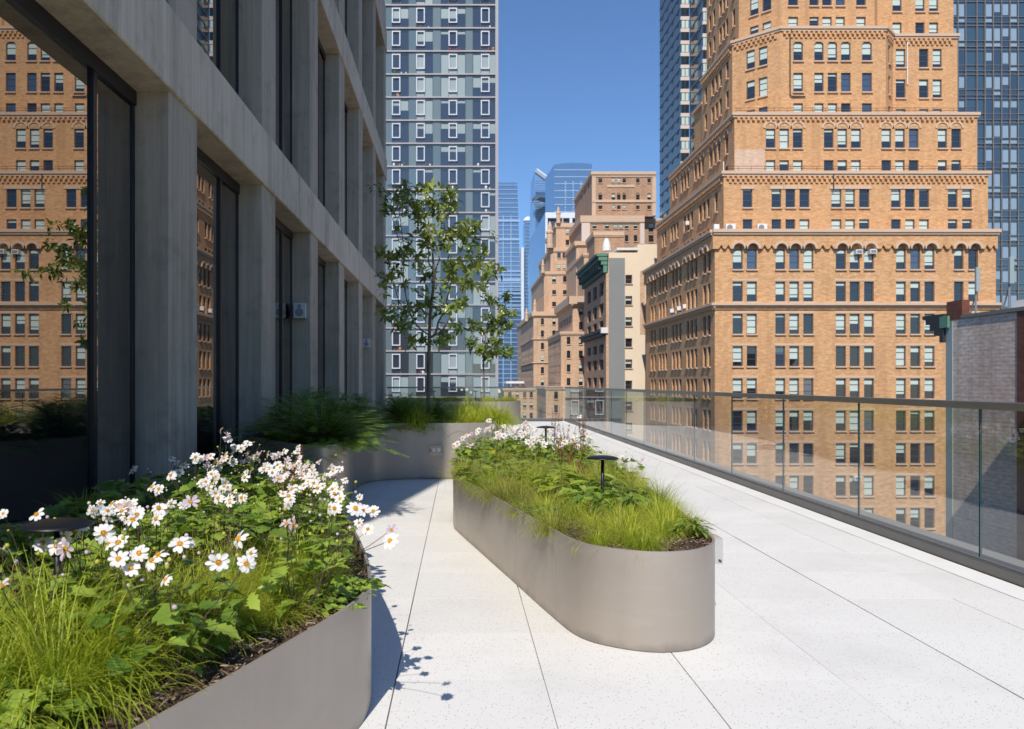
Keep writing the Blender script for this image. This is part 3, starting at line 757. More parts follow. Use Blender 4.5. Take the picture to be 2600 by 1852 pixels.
# lower side blocks behind tier 3
m = MB(); m.box(Xc + 0.25, Xr1 - 1, Y3e - 0.1, 122.6, ZT2 - 0.8, 42.9); bp(m, 'side_block', 'tan_brick', brick)
m = MB(); m.box(Xc - 0.1, Xr1 - 1, Y3e - 0.2, 122.9, 42.9, 43.3); bp(m, 'stone_ledge', 'limestone', brick)
# ---- top tier (runs out of the picture)
Y4 = Y3 + 2.3
z4 = lambda v: zz(v, Y4)
X4a, X4b = zx(872, Y4), zx(1400, Y4); Y4c = Y4 + 4.2; X4c = X4a - 4.2; Y4r = Y4 + 1.6; X4r = X4b + 1.2; X4r1 = (1600 + 1852 / 2.256 - VX) * Y4r / F
R4 = [(97 - 172 * k, 207 - 172 * k) for k in range(5)]
c4 = [(905,962),(1027,1080),(1100,1155),(1178,1230),(1295,1350)]
s_c = [(fr(a, 872, 1400), fr(b, 872, 1400), z4(vb_), z4(va)) for (va, vb_) in R4 for (a, b) in c4]
s_l = [(f0, f1, z4(vb_), z4(va)) for (va, vb_) in R4 for (f0, f1) in ((0.26, 0.46), (0.55, 0.75))]
s_r = [(f0, f1, z4(vb_), z4(va)) for (va, vb_) in R4 for (f0, f1) in ((0.20, 0.32), (0.50, 0.62), (0.68, 0.80))]
s_s = [(f0, f0 + 0.075, z4(vb_), z4(va)) for (va, vb_) in R4 for f0 in (0.08, 0.22, 0.42, 0.52, 0.62, 0.82)]
poly_tier([(X4c, Y4c + 14), (X4c, Y4c), (X4a, Y4), (X4b, Y4), (X4r, Y4r), (X4r1, Y4r), (X4r1, Y4r + 18)], zz(157, Y3) - 0.8, z4(-640), [s_s, s_l, s_c, [], s_r, []])
# pipes on tier 3
m = MB(); pf3 = Plane((Xa, Y3, 0), (1, 0, 0)); q = lambda u, v: pf3.p(zx(u, Y3) - Xa, zz(v, Y3), -0.14)
m.tube([q(926, 160), q(914, 200), q(914, 548), q(925, 556), q(1000, 556)], 0.075, 6); bp(m, 'downpipe', 'frame_dark', brick)
plr = Plane((Xr0, Yr, 0), (1, 0, 0)); q = lambda u, v: plr.p((1600 + u / 2.256 - VX) * Yr / F - Xr0, zz(v, Y3), -0.14)
m = MB(); m.tube([q(1585, 190), q(1585, 450)], 0.075, 6); bp(m, 'downpipe', 'white_metal', brick)
q = lambda u, v: pf1.p(zx(u, Y1) - X10, zz(v, Y1), -0.2)
m = MB(); m.tube([q(1162, 975), q(1162, 1090)], 0.07, 6); bp(m, 'downpipe', 'frame_dark', brick)
q = lambda y, v: ps2.p(YBK - y, zz(v, Y2), -0.14)
m = MB(); m.tube([q(101.9, 880), q(101.9, 985)], 0.08, 6); bp(m, 'downpipe', 'white_metal', brick)
# roof rails on the ledges of tiers 1 and 2
for (pl_, X0_, X1_, Z_, off) in ((pf1, X10, X11, ZT1, 0.25), (pf2, X20, X21, ZT2, 0.25)):
    m = MB(); L = X1_ - X0_
    for hh in (0.45, 0.75): m.tube([pl_.p(0.2, Z_ + hh, off), pl_.p(L - 0.2, Z_ + hh, off)], 0.03, 4)
    for i in range(int(L / 1.6)): m.tube([pl_.p(0.3 + 1.6 * i, Z_, off), pl_.p(0.3 + 1.6 * i, Z_ + 0.75, off)], 0.03, 4)
    tag(bp(m, 'roof_rail', 'frame_dark', brick), kind='stuff')
# air conditioners standing on the ledges or hung in windows
def condenser(c, w, h, label, fan=True):
    a = thing('air_conditioner', label, 'air conditioner', c, 0, 'air conditioners on the brick building')
    m = MB(); m.bevbox(-w/2, w/2, -0.2, 0.2, 0.06, h, 0.03); m.build('casing', 'white_metal', a)
    m = MB(); m.box(-w/2 + 0.1, -w/2 + 0.2, -0.18, 0.18, 0, 0.06); m.box(w/2 - 0.2, w/2 - 0.1, -0.18, 0.18, 0, 0.06); m.build('feet', 'frame_dark', a)
    if fan:
        m = MB(); m.lathe([(0, 0), (0.3 * h, 0.0), (0.36 * h, 0.02), (0.36 * h, 0.05)], 20); f = m.build('fan_grille', 'grey_plastic', a); f.rotation_euler = (radians(-90), 0, 0); f.location = (-0.1 * w, -0.225, h * 0.55); f.scale = (1, 1, 1)
condenser((zx(583, Y0 + 0.6), Y0 + 1.2, ZT + 0.02), 1.15, 1.0, 'white condenser on the arcade ledge, left of the lone narrow window')
condenser((zx(765, Y0 + 0.6), Y0 + 1.2, ZT + 0.02), 1.15, 1.0, 'white condenser on the arcade ledge, right of the lone narrow window')
condenser((zx(498, Y0 + 0.6), Y0 + 0.9, ZT + 0.02), 0.62, 0.9, 'narrow white unit at the corner of the arcade ledge', False)
def window_unit(pl, u, v, label):
    a = thing('air_conditioner', label, 'air conditioner', pl.p(u, v, -0.10), pl.rz, 'air conditioners on the brick building')
    m = MB(); m.bevbox(-0.4, 0.4, -0.32, 0.32, 0, 0.52, 0.03); m.build('casing', 'white_metal', a)
    m = MB(); m.box(-0.32, 0.32, -0.335, -0.321, 0.08, 0.42); m.build('grille', 'grey_plastic', a)
uu = lambda u: zx(u, Y0) - XL
window_unit(plF, uu(1305), zz(1458, Y0), 'white window unit under the arches, left of the pair side by side')
window_unit(plF, uu(1385), zz(1456, Y0), 'white window unit under the arches, right of the pair side by side')
window_unit(plF, uu(1296), zz(2752, Y0), 'white window unit low on the brick front, seen through the glass railing')
window_unit(ps1, YBK - 111.0, zz(1150, Y1) , 'white window unit on the shaded side above the arcade')
for k, y in enumerate((106.0, 108.9, 112.4)):
    window_unit(plS, YBK - y, zz(1712, Y0), ['nearest', 'middle', 'farthest'][k] + ' of three white window units on the shaded side')
# ================================================================== apartment tower with white framed windows (left centre)
YT = 102.0
apt = bthing('apartment_tower', 'grey-blue glass apartment tower with white framed windows and pale floor lines, behind the tree', (-10, 112, -42))
ra = random.Random(5)
tx = lambda z: (960 + z / 7.06 - VX) * YT / F          # from the zoomed crop (960..1280)
tz = lambda y: (VY - y) * YT / F + H                     # photo row to height
XLt, XRt = (700 - VX) * YT / F, (1262 - VX) * YT / F
fl = [13.5 + 58.55 * k for k in range(-1, 30)]           # photo rows of the floor lines
m = MB(); m.box(XLt, XRt - 0.02, YT + 0.30, YT + 7, -42, tz(fl[0])); bp(m, 'core', 'spandrel_glass', apt)
m = MB(); m.box(XRt - 0.22, XRt + 0.16, YT - 0.12, YT + 7.05, -42, tz(fl[0])); bp(m, 'corner_mullion', 'slab_line', apt)
# bays: (x of blank panel start, window start, window end, white frame side)
baysz = [(115, 247, 545, 0, (247, 400)), (545, 683, 980, 0, (683, 838)), (980, 1125, 1565, 1, (1263, 1418)), (1565, 1700, 2115, 1, (1842, 1998))]
shift = tx(545) - tx(115)
bays = [(tx(a), tx(b), tx(c), (tx(f[0]), tx(f[1]))) for (a, b, c, d, f) in baysz]
for k in range(1, 4): # the same rhythm goes on behind the office building
    a, b, c, f = bays[0]; o_ = -shift * 1.02
    bays.insert(0, (a + o_, b + o_, c + o_, (f[0] + o_, f[1] + o_)))
bays = bays[2:]
px2 = YT / F
_AP = {}
def apt_mesh(key, fn):
    if key not in _AP: _AP[key] = fn()
    return _AP[key]
for k in range(len(fl) - 1):
    zt, zb = tz(fl[k]), tz(fl[k + 1])
    if zb < -24: break
    m = MB(); m.box(XLt, XRt - 0.225, YT - 0.10, YT + 0.295, zb - 0.09, zb + 0.09); bp(m, 'floor_line', 'slab_line', apt)
    for bi, (xp, xw, xe, ff) in enumerate(bays):
        m = MB(); m.box(xp + 0.03, xw - 0.03, YT + 0.10, YT + 0.298, zb + 0.095, zt - 0.095); bp(m, 'spandrel_panel', ra.choice(['spandrel_glass', 'spandrel_glass', 'tower_glass']), apt)
        # window recess strip above the glazing
        style = ra.choice([0, 0, 0, 1, 2, 3, 4, 4, 5, 3]); h = zt - zb
        gz0, gz1 = zb + 0.10, zt - 0.42
        w_ = bp(MB(), 'window', 'apt_glass', apt)
        wm = MB(); wm.box(xw - 0.02, xe + 0.02, YT + 0.14, YT + 0.297, gz1 + 0.06, zt - 0.095, 0)
        w_.data = mesh_of(wm, 'window', 'tower_glass'); w_.name = 'window'
        parts_x = sorted(set([xw, xe] + [x for x in ff if xw < x < xe]))
        for i in range(len(parts_x) - 1):
            x0, x1 = parts_x[i] + 0.03, parts_x[i+1] - 0.03
            bl = {0: 0.0, 1: 1.0, 2: 1.0, 3: ra.choice([0.25, 0.5]), 4: ra.choice([0.0, 0.12]), 5: ra.choice([0, 1.0])}[style]
            zz_ = gz1 - bl * (gz1 - gz0); pm = MB()
            if bl < 1: pm.quad((x0, YT + 0.16, gz0), (x1, YT + 0.16, gz0), (x1, YT + 0.16, zz_), (x0, YT + 0.16, zz_), 0)
            if bl > 0: pm.quad((x0, YT + 0.16, zz_), (x1, YT + 0.16, zz_), (x1, YT + 0.16, gz1), (x0, YT + 0.16, gz1), 1)
            pm.box(x0 - 0.03, x0, YT + 0.12, YT + 0.25, gz0, gz1, 2); pm.box(x1, x1 + 0.03, YT + 0.12, YT + 0.25, gz0, gz1, 2)
            pm.build('pane', ['apt_glass', 'blind_grey', 'frame_dark'], w_)
        f0, f1 = ff; wz1 = zt - 0.36 - (0.0); wz0 = wz1 - 38 * px2; t = 0.14
        fm = MB(); fm.box(f0, f0 + t, YT - 0.06, YT + 0.20, wz0, wz1); fm.box(f1 - t, f1, YT - 0.06, YT + 0.20, wz0, wz1)
        fm.box(f0 + t, f1 - t, YT - 0.06, YT + 0.20, wz1 - t, wz1); fm.box(f0 + t, f1 - t, YT - 0.06, YT + 0.20, wz0, wz0 + t)
        fm.build('white_frame', 'white_frame', w_)
        if style in (0, 4) and ra.random() < 0.8 and tz(1000) < zb:      # things on the window ledges, glimpsed
            for q in range(ra.randint(1, 4)):
                xx = ra.uniform(xw + 0.2, xe - 0.3); s_ = ra.uniform(0.15, 0.42)
                im = MB(); im.lathe([(0.0, 0), (s_ * 0.35, 0), (s_ * 0.5, s_ * 0.6), (s_ * 0.3, s_), (0, s_ * 1.05)], 7, 0, (xx, YT + 0.05, zb + 0.10))
                im.build('ledge_ornament', ra.choice(['thing_white', 'thing_white', 'thing_red', 'thing_green', 'thing_orange']), w_)

# ================================================================== stepped blocks down the avenue
ax = lambda a, Y: (1250 + a / 5.0667 - VX) * Y / F
b1 = lambda b: 400 + b / 5.0667
b2 = lambda b: 680 + b / 5.0667
hz = lambda py, Y: (VY - py) * Y / F + H
rm = random.Random(21)
def block(root, wallmat, x0, x1, y0, y1, zb, zt, fwin=(), swin=(), coping='limestone', fstyle='thin', cop=0.5, copout=0.3, sidemat=None, blinds=(0, 0, 0, 2, 4), depth=0.16):
    """a block with a front (facing -y) and a left side (facing -x), with openings in both"""
    pf = Plane((x0, y0, 0), (1, 0, 0)); ps = Plane((x0, y1, 0), (0, -1, 0)); mm = MB()
    fh = [(a - x0, b - x0, c, d, ar) for (a, b, c, d, ar) in fwin]; sh_ = [(y1 - b, y1 - a, c, d, ar) for (a, b, c, d, ar) in swin]
    wall(mm, pf, 0, x1 - x0, zb, zt, fh, depth)
    mm.quad((x1, y0, zb), (x1, y1, zb), (x1, y1, zt), (x1, y0, zt)); mm.quad((x0, y0, zt), (x1, y0, zt), (x1, y1, zt), (x0, y1, zt))
    if sidemat is None: wall(mm, ps, 0, y1 - y0, zb, zt, sh_, depth)
    bp(mm, 'wall', wallmat, root)
    if sidemat is not None:
        ms = MB(); wall(ms, ps, 0, y1 - y0, zb, zt, sh_, depth); bp(ms, 'side_wall', sidemat, root)
    for h in fh: put_window(pf, root, h[0], h[1], h[2], h[3], depth, fstyle, rm.choice(blinds))
    for h in sh_: put_window(ps, root, h[0], h[1], h[2], h[3], depth, fstyle, rm.choice((0, 0, 7)), False)
    if coping:
        ledge(root, pf, -copout, x1 - x0, zt + 0.05, cop, copout, coping); ledge(root, ps, 0, y1 - y0 + copout + 0.01, zt + 0.04, cop, copout, coping)
    return pf, ps
def colrow(cols, rows, arch=False): return [(a, b, c, d, arch) for (a, b) in cols for (c, d) in rows]

# --- cream block with the grey stripe and the green copper cornice
YM = 133.0
m1 = bthing('cornice_block', 'narrow block with cream and grey front and green copper cornice', (26, 140, -42))
X0 = ax(1465, YM); Xg0, Xg1 = ax(1500, YM), ax(1705, YM); Xw0, Xw1 = ax(1712, YM), ax(1800, YM); Xe = 36.0
wr = [(hz(b2(t), YM), hz(b2(t - 112), YM)) for t in (205 + 272 * k for k in range(-1, 12))][1:]
wr = [(z0, z1) for (z0, z1) in wr]
srow = []
syr = [(135.5, 139.6), (142.0, 146.2), (148.6, 152.6)]
for (ta, tb) in ((430, 600), (660, 800), (970, 1090), (1170, 1310), (1410, 1560), (1690, 1840), (1960, 2110)):
    srow += [(a, b, hz(b2(tb), YM), hz(b2(ta), YM), False) for (a, b) in syr]
srow += [(a, b, hz(b2(330), YM), hz(b2(150), YM), False) for (a, b) in syr]
block(m1, 'cream_stucco', X0, Xe, YM, 156.5, -42, hz(b1(1225), YM), [(Xw0, Xw1, c, d, False) for (c, d) in wr], srow, None, 'sash2', sidemat='brown_brick', depth=0.5)
m = MB(); m.box(X0 - 0.02, Xg0, YM - 0.05, YM + 0.2, -42, hz(b1(1222), YM)); bp(m, 'brick_pier', 'beige_brick', m1)
m = MB(); m.box(Xg0 + 0.01, Xg1, YM - 0.08, YM + 0.2, -42, hz(b1(1295), YM)); bp(m, 'grey_stripe', 'grey_stucco', m1)
m = MB(); m.box(ax(1870, YM), Xe, YM + 0.01, YM + 12, hz(b1(1225), YM), hz(b1(1118), YM)); bp(m, 'roof_block', 'cream_stucco', m1)
m = MB(); m.box(ax(1600, YM), ax(1870, YM), YM - 0.15, YM + 6, hz(b1(1262), YM) + 0.9, hz(b1(1240), YM) + 1.0); bp(m, 'roof_edge', 'white_metal', m1)
m = MB(); m.box(ax(1900, YM), Xe - 0.2, YM - 0.03, YM + 0.1, hz(b2(860), YM), hz(b2(770), YM)); m.box(ax(1900, YM), ax(1965, YM), YM - 0.03, YM + 0.1, hz(b2(770), YM), hz(b2(40), YM)); bp(m, 'ghost_sign_band', 'beige_brick', m1)
zc = hz(b1(1240), YM)
m = MB()
for i, (o_, z0, z1) in enumerate(((1.7, -0.5, 0.0), (1.35, -1.2, -0.5), (0.9, -1.9, -1.2), (0.5, -3.2, -1.9))):
    m.box(X0 - o_, X0 + 0.3, YM - 0.1 - 0.12 * (3 - i), 156.5, zc + z0, zc + z1)
for i in range(16): m.box(X0 - 1.2, X0 - 0.2, YM + 0.6 + i * 1.45, YM + 1.1 + i * 1.45, zc - 2.5, zc - 1.22)
bp(m, 'copper_cornice', 'copper_green_shaded', m1)
m = MB()
for i, (o_, z0, z1) in enumerate(((1.7, -0.5, 0.0), (1.35, -1.2, -0.5), (0.9, -1.9, -1.2), (0.5, -3.2, -1.9))): m.box(X0 - o_ - 0.02, X0 + 0.1, YM - 0.25 - 0.12 * (3 - i), YM - 0.11 - 0.12 * (3 - i), zc + z0 + 0.02, zc + z1 - 0.02)
bp(m, 'cornice_end', 'copper_pale', m1)  # same copper in a paler tone, sunlight on the end put into the colour
zc = hz(b2(790), YM)
m = MB(); m.box(X0 - 1.1, X0 + 0.1, YM + 0.3, 156.5, zc - 0.45, zc); m.box(X0 - 0.7, X0 + 0.1, YM + 0.3, 156.5, zc - 1.1, zc - 0.45); bp(m, 'mid_cornice', 'dark_cornice', m1)
m = MB(); m.box(X0 - 0.9, X0 + 0.25, YM - 0.35, YM + 0.29, zc - 0.7, zc + 0.25); bp(m, 'cornice_end', 'white_metal', m1)
# --- tan stepped block left of it
m2 = bthing('stepped_block', 'tan stepped block with square dark windows between the cornice block and the finial tower', (24, 172, -42))
YA = 160.0
xa, xb = ax(885, YA), ax(1300, YA)
rows = [(hz(b2(t + 95), YA), hz(b2(t), YA)) for t in (890, 1068, 1245, 1420, 1597, 1775, 1950)]
ss = [(y, y + 1.3, hz(b2(t + 75), YA), hz(b2(t), YA), False) for t in (905, 985, 1095, 1245, 1330, 1480, 1600) for y in (162 + 2.3 * i for i in range(9))]
block(m2, 'beige_brick', xa, xb, YA, 184, -42, hz(b2(825), YA), colrow([(ax(958, YA), ax(1005, YA)), (ax(1113, YA), ax(1163, YA))], rows), ss)
YA2 = 162.5
block(m2, 'beige_brick', ax(1035, YA2), xb + 1.5, YA2, 187, hz(b2(835), YA2), hz(b2(375), YA2), colrow([(ax(1115, YA2), ax(1163, YA2))], [(hz(b2(610), YA2), hz(b2(525), YA2)), (hz(b2(800), YA2), hz(b2(700), YA2))]),
      [(y, y + 1.5, hz(b2(700), YA2), hz(b2(600), YA2), False) for y in (164.5 + 2.6 * i for i in range(8))], cop=1.6, copout=0.9)
YA3 = 166.0
block(m2, 'beige_brick', ax(1180, YA3), xb + 2.5, YA3, 190, hz(b2(380), YA3), hz(b1(1238), YA3), (), [(y, y + 1.2, hz(b2(330), YA3), hz(b2(40), YA3), False) for y in (168 + 2.4 * i for i in range(9))], cop=0.5)
block(m2, 'beige_brick', ax(1080, 176), xb + 4, 176.0, 192, hz(b2(380), YA3), hz(b1(1085), 176), (), (), cop=0.9, copout=0.5)
m = MB(); m.lathe([(0.85, 0), (0.8, 0.8), (0.62, 1.7), (0.35, 2.3), (0, 2.5)], 10, 0, (ax(1470, 150), 150, hz(b1(1205), 150))); bp(m, 'roof_lantern', 'white_metal', m2)
block(m2, 'brown_brick', ax(1315, 158.5), ax(1690, 158.5), 158.5, 168, hz(b1(1300), 158.5), hz(b1(960), 158.5), (), (), 'limestone', cop=0.8)
# --- finial tower, stepping back
m3 = bthing('finial_tower', 'beige stepped tower with stone finials on its setbacks, left of the other blocks', (22, 210, -42))
Y3a = 192.0
block(m3, 'beige_brick', ax(530, Y3a), ax(990, Y3a), Y3a, 232, -42, hz(b2(570), Y3a), colrow([(ax(625, Y3a), ax(665, Y3a)), (ax(772, Y3a), ax(815, Y3a))], [(hz(b2(t + 82), Y3a), hz(b2(t), Y3a)) for t in (652, 808, 968, 1122, 1280, 1434, 1590)]),
      [(y, y + 1.4, hz(b2(t + 60), Y3a), hz(b2(t), Y3a), False) for t in (1010, 1100, 1190, 1290, 1390) for y in (195 + 2.8 * i for i in range(12))], cop=1.0, copout=0.5)
for t in (910, 1215):
    m = MB(); m.box(ax(530, Y3a) - 0.35, ax(990, Y3a), Y3a - 0.3, 232, hz(b2(t + 14), Y3a), hz(b2(t), Y3a)); bp(m, 'string_course', 'limestone', m3)
Y3b = 195.0
def frows(Y, lst, f): return [(hz(f(b_), Y), hz(f(a_), Y)) for (a_, b_) in lst]
block(m3, 'beige_brick', ax(665, Y3b), ax(1010, Y3b), Y3b, 229, hz(b2(590), Y3b), hz(b1(1470), Y3b), colrow([(ax(770, Y3b), ax(820, Y3b)), (ax(910, Y3b), ax(955, Y3b))], frows(Y3b, [(110, 185), (290, 345), (440, 500)], b2)),
      [(y, y + 1.2, hz(b2(500), Y3b), hz(b2(330), Y3b), False) for y in (197 + 2.6 * i for i in range(11))], cop=0.7)
Y3c = 198.0
block(m3, 'beige_brick', ax(750, Y3c), ax(1060, Y3c), Y3c, 226, hz(b1(1480), Y3c), hz(b1(1165), Y3c), colrow([(ax(835, Y3c), ax(880, Y3c)), (ax(905, Y3c), ax(945, Y3c))], frows(Y3c, [(1218, 1295), (1375, 1440)], b1)), (), cop=0.9)
Y3d = 201.0
block(m3, 'beige_brick', ax(820, Y3d), ax(1110, Y3d), Y3d, 224, hz(b1(1180), Y3d), hz(b1(850), Y3d), colrow([(ax(945, Y3d), ax(990, Y3d)), (ax(1010, Y3d), ax(1055, Y3d))], frows(Y3d, [(912, 985), (1060, 1128)], b1)), (), cop=1.0)
for (a_, Y, zb_, zt_) in ((850, 200.5, b1(850), b1(630)), (740, 197.5, b1(1170), b1(818)), (1190, 205, b1(780), b1(555)), (440, 196, b2(690), b2(520)), (905, 203, b1(850), b1(760)), (650, 194.5, b1(1490), b1(1310)), (548, 192.5, b2(580), b2(400))):
    h = hz(zt_, Y) - hz(zb_, Y); r_ = h * 0.115
    m = MB(); m.lathe([(r_ * 1.2, 0), (r_ * 1.2, h * 0.12), (r_, h * 0.14), (r_, h * 0.52), (r_ * 1.25, h * 0.55), (r_ * 1.2, h * 0.62), (r_ * 0.75, h * 0.66), (r_ * 0.7, h * 0.8), (r_ * 0.45, h * 0.9), (0.02, h)], 8, 0, (ax(a_, Y), Y, hz(zb_, Y))); bp(m, 'finial', 'limestone', m3)
# wing of the tower at the left edge of the avenue
block(m3, 'beige_brick', ax(415, 233), ax(560, 233), 233.0, 262, -42, hz(b2(660), 233), (), [(y, y + 1.4, hz(b2(t + 50), 233), hz(b2(t), 233), False) for t in (1010, 1100, 1290, 1390) for y in (236 + 2.8 * i for i in range(8))], cop=0.8)
# --- tall brown brick tower behind
m4 = bthing('brown_brick_tower', 'tall square brown brick tower with pale quoins and small windows above the other rooftops', (34, 195, -42))
Y4t = 186.0
c6 = [(1365,1415),(1535,1580),(1605,1650),(1675,1720),(1850,1895),(1995,2040)]
cc = [(ax(a, Y4t), ax(b, Y4t)) for a, b in c6]
fw = colrow(cc, frows(Y4t, [(270, 328), (620, 668)], b1)) + colrow(cc, frows(Y4t, [(478, 548)], b1), True)
block(m4, 'brown_brick', ax(1285, Y4t), ax(2100, Y4t), Y4t, 214, hz(b1(760), Y4t), hz(b1(188), Y4t), fw, [(y, y + 1.6, hz(b1(330), Y4t), hz(b1(268), Y4t), False) for y in (190, 196, 202)], cop=0.7, copout=0.35)
for (p, q_) in ((188, 255), (548, 580), (355, 385)):
    a0, a1 = (1285, 2100) if p != 355 else (1480, 1830)
    m = MB(); m.box(ax(a0, Y4t) - 0.1, ax(a1, Y4t), Y4t - 0.16 - (0.1 if p == 548 else 0), Y4t + 0.1, hz(b1(q_), Y4t), hz(b1(p) + (1 if p == 188 else 0), Y4t) - (0.9 if p == 188 else 0)); bp(m, 'stone_band', 'limestone', m4)
for (a0, a1) in ((1285, 1325), (2062, 2100)):
    m = MB(); m.box(ax(a0, Y4t) - 0.08, ax(a1, Y4t) + 0.08, Y4t - 0.13, Y4t + 0.1, hz(b1(750), Y4t), hz(b1(256), Y4t)); bp(m, 'quoin_strip', 'limestone', m4)
Y4u = 182.5
fw = colrow([(ax(a, Y4u), ax(b, Y4u)) for a, b in ((1290,1340),(1450,1500),(1560,1610),(1630,1680),(1705,1750),(1820,1865))], frows(Y4u, [(850, 915)], b1)) + colrow([(ax(a, Y4u), ax(b, Y4u)) for a, b in ((1705,1750),(1820,1865))], frows(Y4u, [(1000, 1082), (1180, 1240)], b1))
block(m4, 'brown_brick', ax(1150, Y4u), ax(1955, Y4u), Y4u, 212, -42, hz(b1(755), Y4u), fw, (), cop=1.5, copout=0.4)
block(m4, 'brown_brick', ax(1955, 188.5), ax(2400, 188.5), 188.5, 212, -42, hz(b1(790), 188.5), colrow([(ax(2010, 188.5), ax(2075, 188.5))], frows(188.5, [(850, 960), (1000, 1090)], b1)), (), cop=0.6)
m = MB(); m.box(ax(1150, Y4u) - 0.05, ax(1255, Y4u), Y4u - 0.25, Y4u + 0.2, hz(b1(1080), Y4u), hz(b1(790), Y4u)); m.box(ax(1900, Y4u), ax(1955, Y4u), Y4u - 0.2, Y4u + 0.2, hz(b1(1115), Y4u), hz(b1(790), Y4u)); bp(m, 'corner_piers', 'concrete_pale', m4)

# ================================================================== distant glass towers
def line_tower(root, x0, x1, y, zt, zb, dep, n, vx=(), gmat='far_glass', lmat='far_line', th=0.35, slope=0.0, xs1=None):
    """glazed box with proud floor lines; right edge may lean outwards towards the bottom"""
    xs1 = x1 if xs1 is None else xs1
    m = MB(); m.add([(x0, y, zb), (xs1, y, zb), (xs1, y + dep, zb), (x0, y + dep, zb), (x0, y, zt), (x1, y, zt), (x1, y + dep, zt), (x0, y + dep, zt)],
          [(0,3,2,1),(4,5,6,7),(0,1,5,4),(1,2,6,5),(2,3,7,6),(3,0,4,7)]); bp(m, 'glass_body', gmat, root)
    m = MB()
    for i in range(n):
        z = zt - (i + 0.6) * (zt - zb) / n; xe = x1 + (xs1 - x1) * (zt - z) / (zt - zb)
        m.box(x0 - 0.1, xe + 0.1, y - 0.3, y + dep * 0.5, z - th / 2, z + th / 2)
    tag(bp(m, 'floor_lines', lmat, root), kind='stuff')
    if vx:
        m = MB()
        for v in vx: m.box(v - th * 0.6, v + th * 0.6, y - 0.32, y, zb, zt - (zt - zb) * 0.16)
        tag(bp(m, 'glazing_bars', lmat, root), kind='stuff')
YD = 430.0
d1 = bthing('glass_tower', 'slim blue glass tower with pale bands, right beside the apartment tower', (40, 440, -42))
line_tower(d1, ax(-40, YD), ax(322, YD), YD, hz(b1(325), YD), hz(b2(1560), YD), 25, 46, (ax(140, YD), ax(240, YD)), xs1=ax(400, YD))
m = MB()
for q in (815, 1055, 1580): m.box(ax(-40, YD), ax(340 + (q - 325) * 0.03, YD), YD - 0.6, YD, hz(b1(q + 16), YD), hz(b1(q - 14), YD))
for i in range(11): m.box(ax(-40, YD), ax(372, YD), YD - 0.55, YD, hz(b2(58 + 48 * i), YD), hz(b2(44 + 48 * i), YD))
tag(bp(m, 'pale_bands', 'far_line', d1), kind='stuff')
YE = 640.0
d0 = bthing('glass_tower', 'pale hazy glass tower with two white domes, in the gap of the avenue', (55, 660, -42))
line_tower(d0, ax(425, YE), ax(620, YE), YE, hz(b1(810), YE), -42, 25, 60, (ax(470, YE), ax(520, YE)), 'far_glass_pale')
m = MB(); m.box(ax(375, YE), ax(410, YE), YE + 3, YE + 20, -42, hz(b1(1150), YE)); bp(m, 'white_fin', 'far_white', d0)
for a_ in (468, 515):
    m = MB(); r_ = 4.2; m.lathe([(r_ * cos(pi/2 * i / 6), r_ * sin(pi/2 * i / 6)) for i in range(7)], 12, 0, (ax(a_, YE), YE + 5, hz(b1(812), YE))); bp(m, 'roof_dome', 'far_white', d0)
YG = 560.0
d2 = bthing('angular_glass_tower', 'angular glass tower with a slanted peak and a jutting triangular deck, far down the avenue', (62, 580, -42))
pts = [(545, 190), (560, 165), (740, 300), (740, 1600), (505, 1600)]
m = MB(); fr_ = [(ax(a, YG), hz(b1(b), YG)) for a, b in pts]; n_ = len(fr_)
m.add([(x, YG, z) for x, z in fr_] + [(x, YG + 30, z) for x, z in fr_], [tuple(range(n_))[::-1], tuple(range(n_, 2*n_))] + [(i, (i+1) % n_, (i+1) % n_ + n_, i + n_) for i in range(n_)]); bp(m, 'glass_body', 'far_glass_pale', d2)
m = MB()
for i in range(16):
    b_ = 300 + i * 30; m.box(ax(540 - i * 1.2, YG) - 0.1, ax(735, YG), YG - 0.4, YG, hz(b1(b_ + 3), YG), hz(b1(b_), YG))
tag(bp(m, 'floor_lines', 'far_line', d2), kind='stuff')
m = MB(); A = [(ax(480, YG), YG - 6, hz(b1(600), YG)), (ax(530, YG), YG - 14, hz(b1(505), YG)), (ax(740, YG), YG - 14, hz(b1(500), YG)), (ax(740, YG), YG, hz(b1(600), YG)), (ax(535, YG), YG - 16, hz(b1(545), YG)), (ax(735, YG), YG - 16, hz(b1(560), YG))]
m.add(A, [(0, 1, 4), (1, 2, 5, 4), (0, 4, 5, 3), (2, 3, 5), (0, 3, 2, 1)]); bp(m, 'sky_deck', 'navy_glass', d2)
m = MB(); m.tube([(ax(560, YG), YG - 1, hz(b1(168), YG)), (ax(745, YG), YG - 1, hz(b1(305), YG))], 1.6, 4); bp(m, 'slanted_rim', 'far_white', d2)
YH = 500.0
d3 = bthing('glass_tower', 'broad blue glass tower with a gently curved roof, tallest in the gap of the avenue', (80, 520, -42))
xl, xr = ax(797, YH), ax(1282, YH); zt_ = hz(b1(62), YH)
m = MB(); n_ = 12
top = [(xl + (xr - xl) * i / n_, zt_ - 0.9 * ((i / n_ - 0.55) * 2) ** 2 - (0.4)) for i in range(n_ + 1)]
m.add([(x, YH, z) for x, z in top] + [(x, YH, -42) for x, z in top] + [(x, YH + 30, z) for x, z in top], [(i + n_ + 1, i + n_ + 2, i + 1, i) for i in range(n_)] + [(i, i + 1, i + 1 + 2 * (n_ + 1), i + 2 * (n_ + 1)) for i in range(n_)])
bp(m, 'front_glass', 'far_glass', d3)
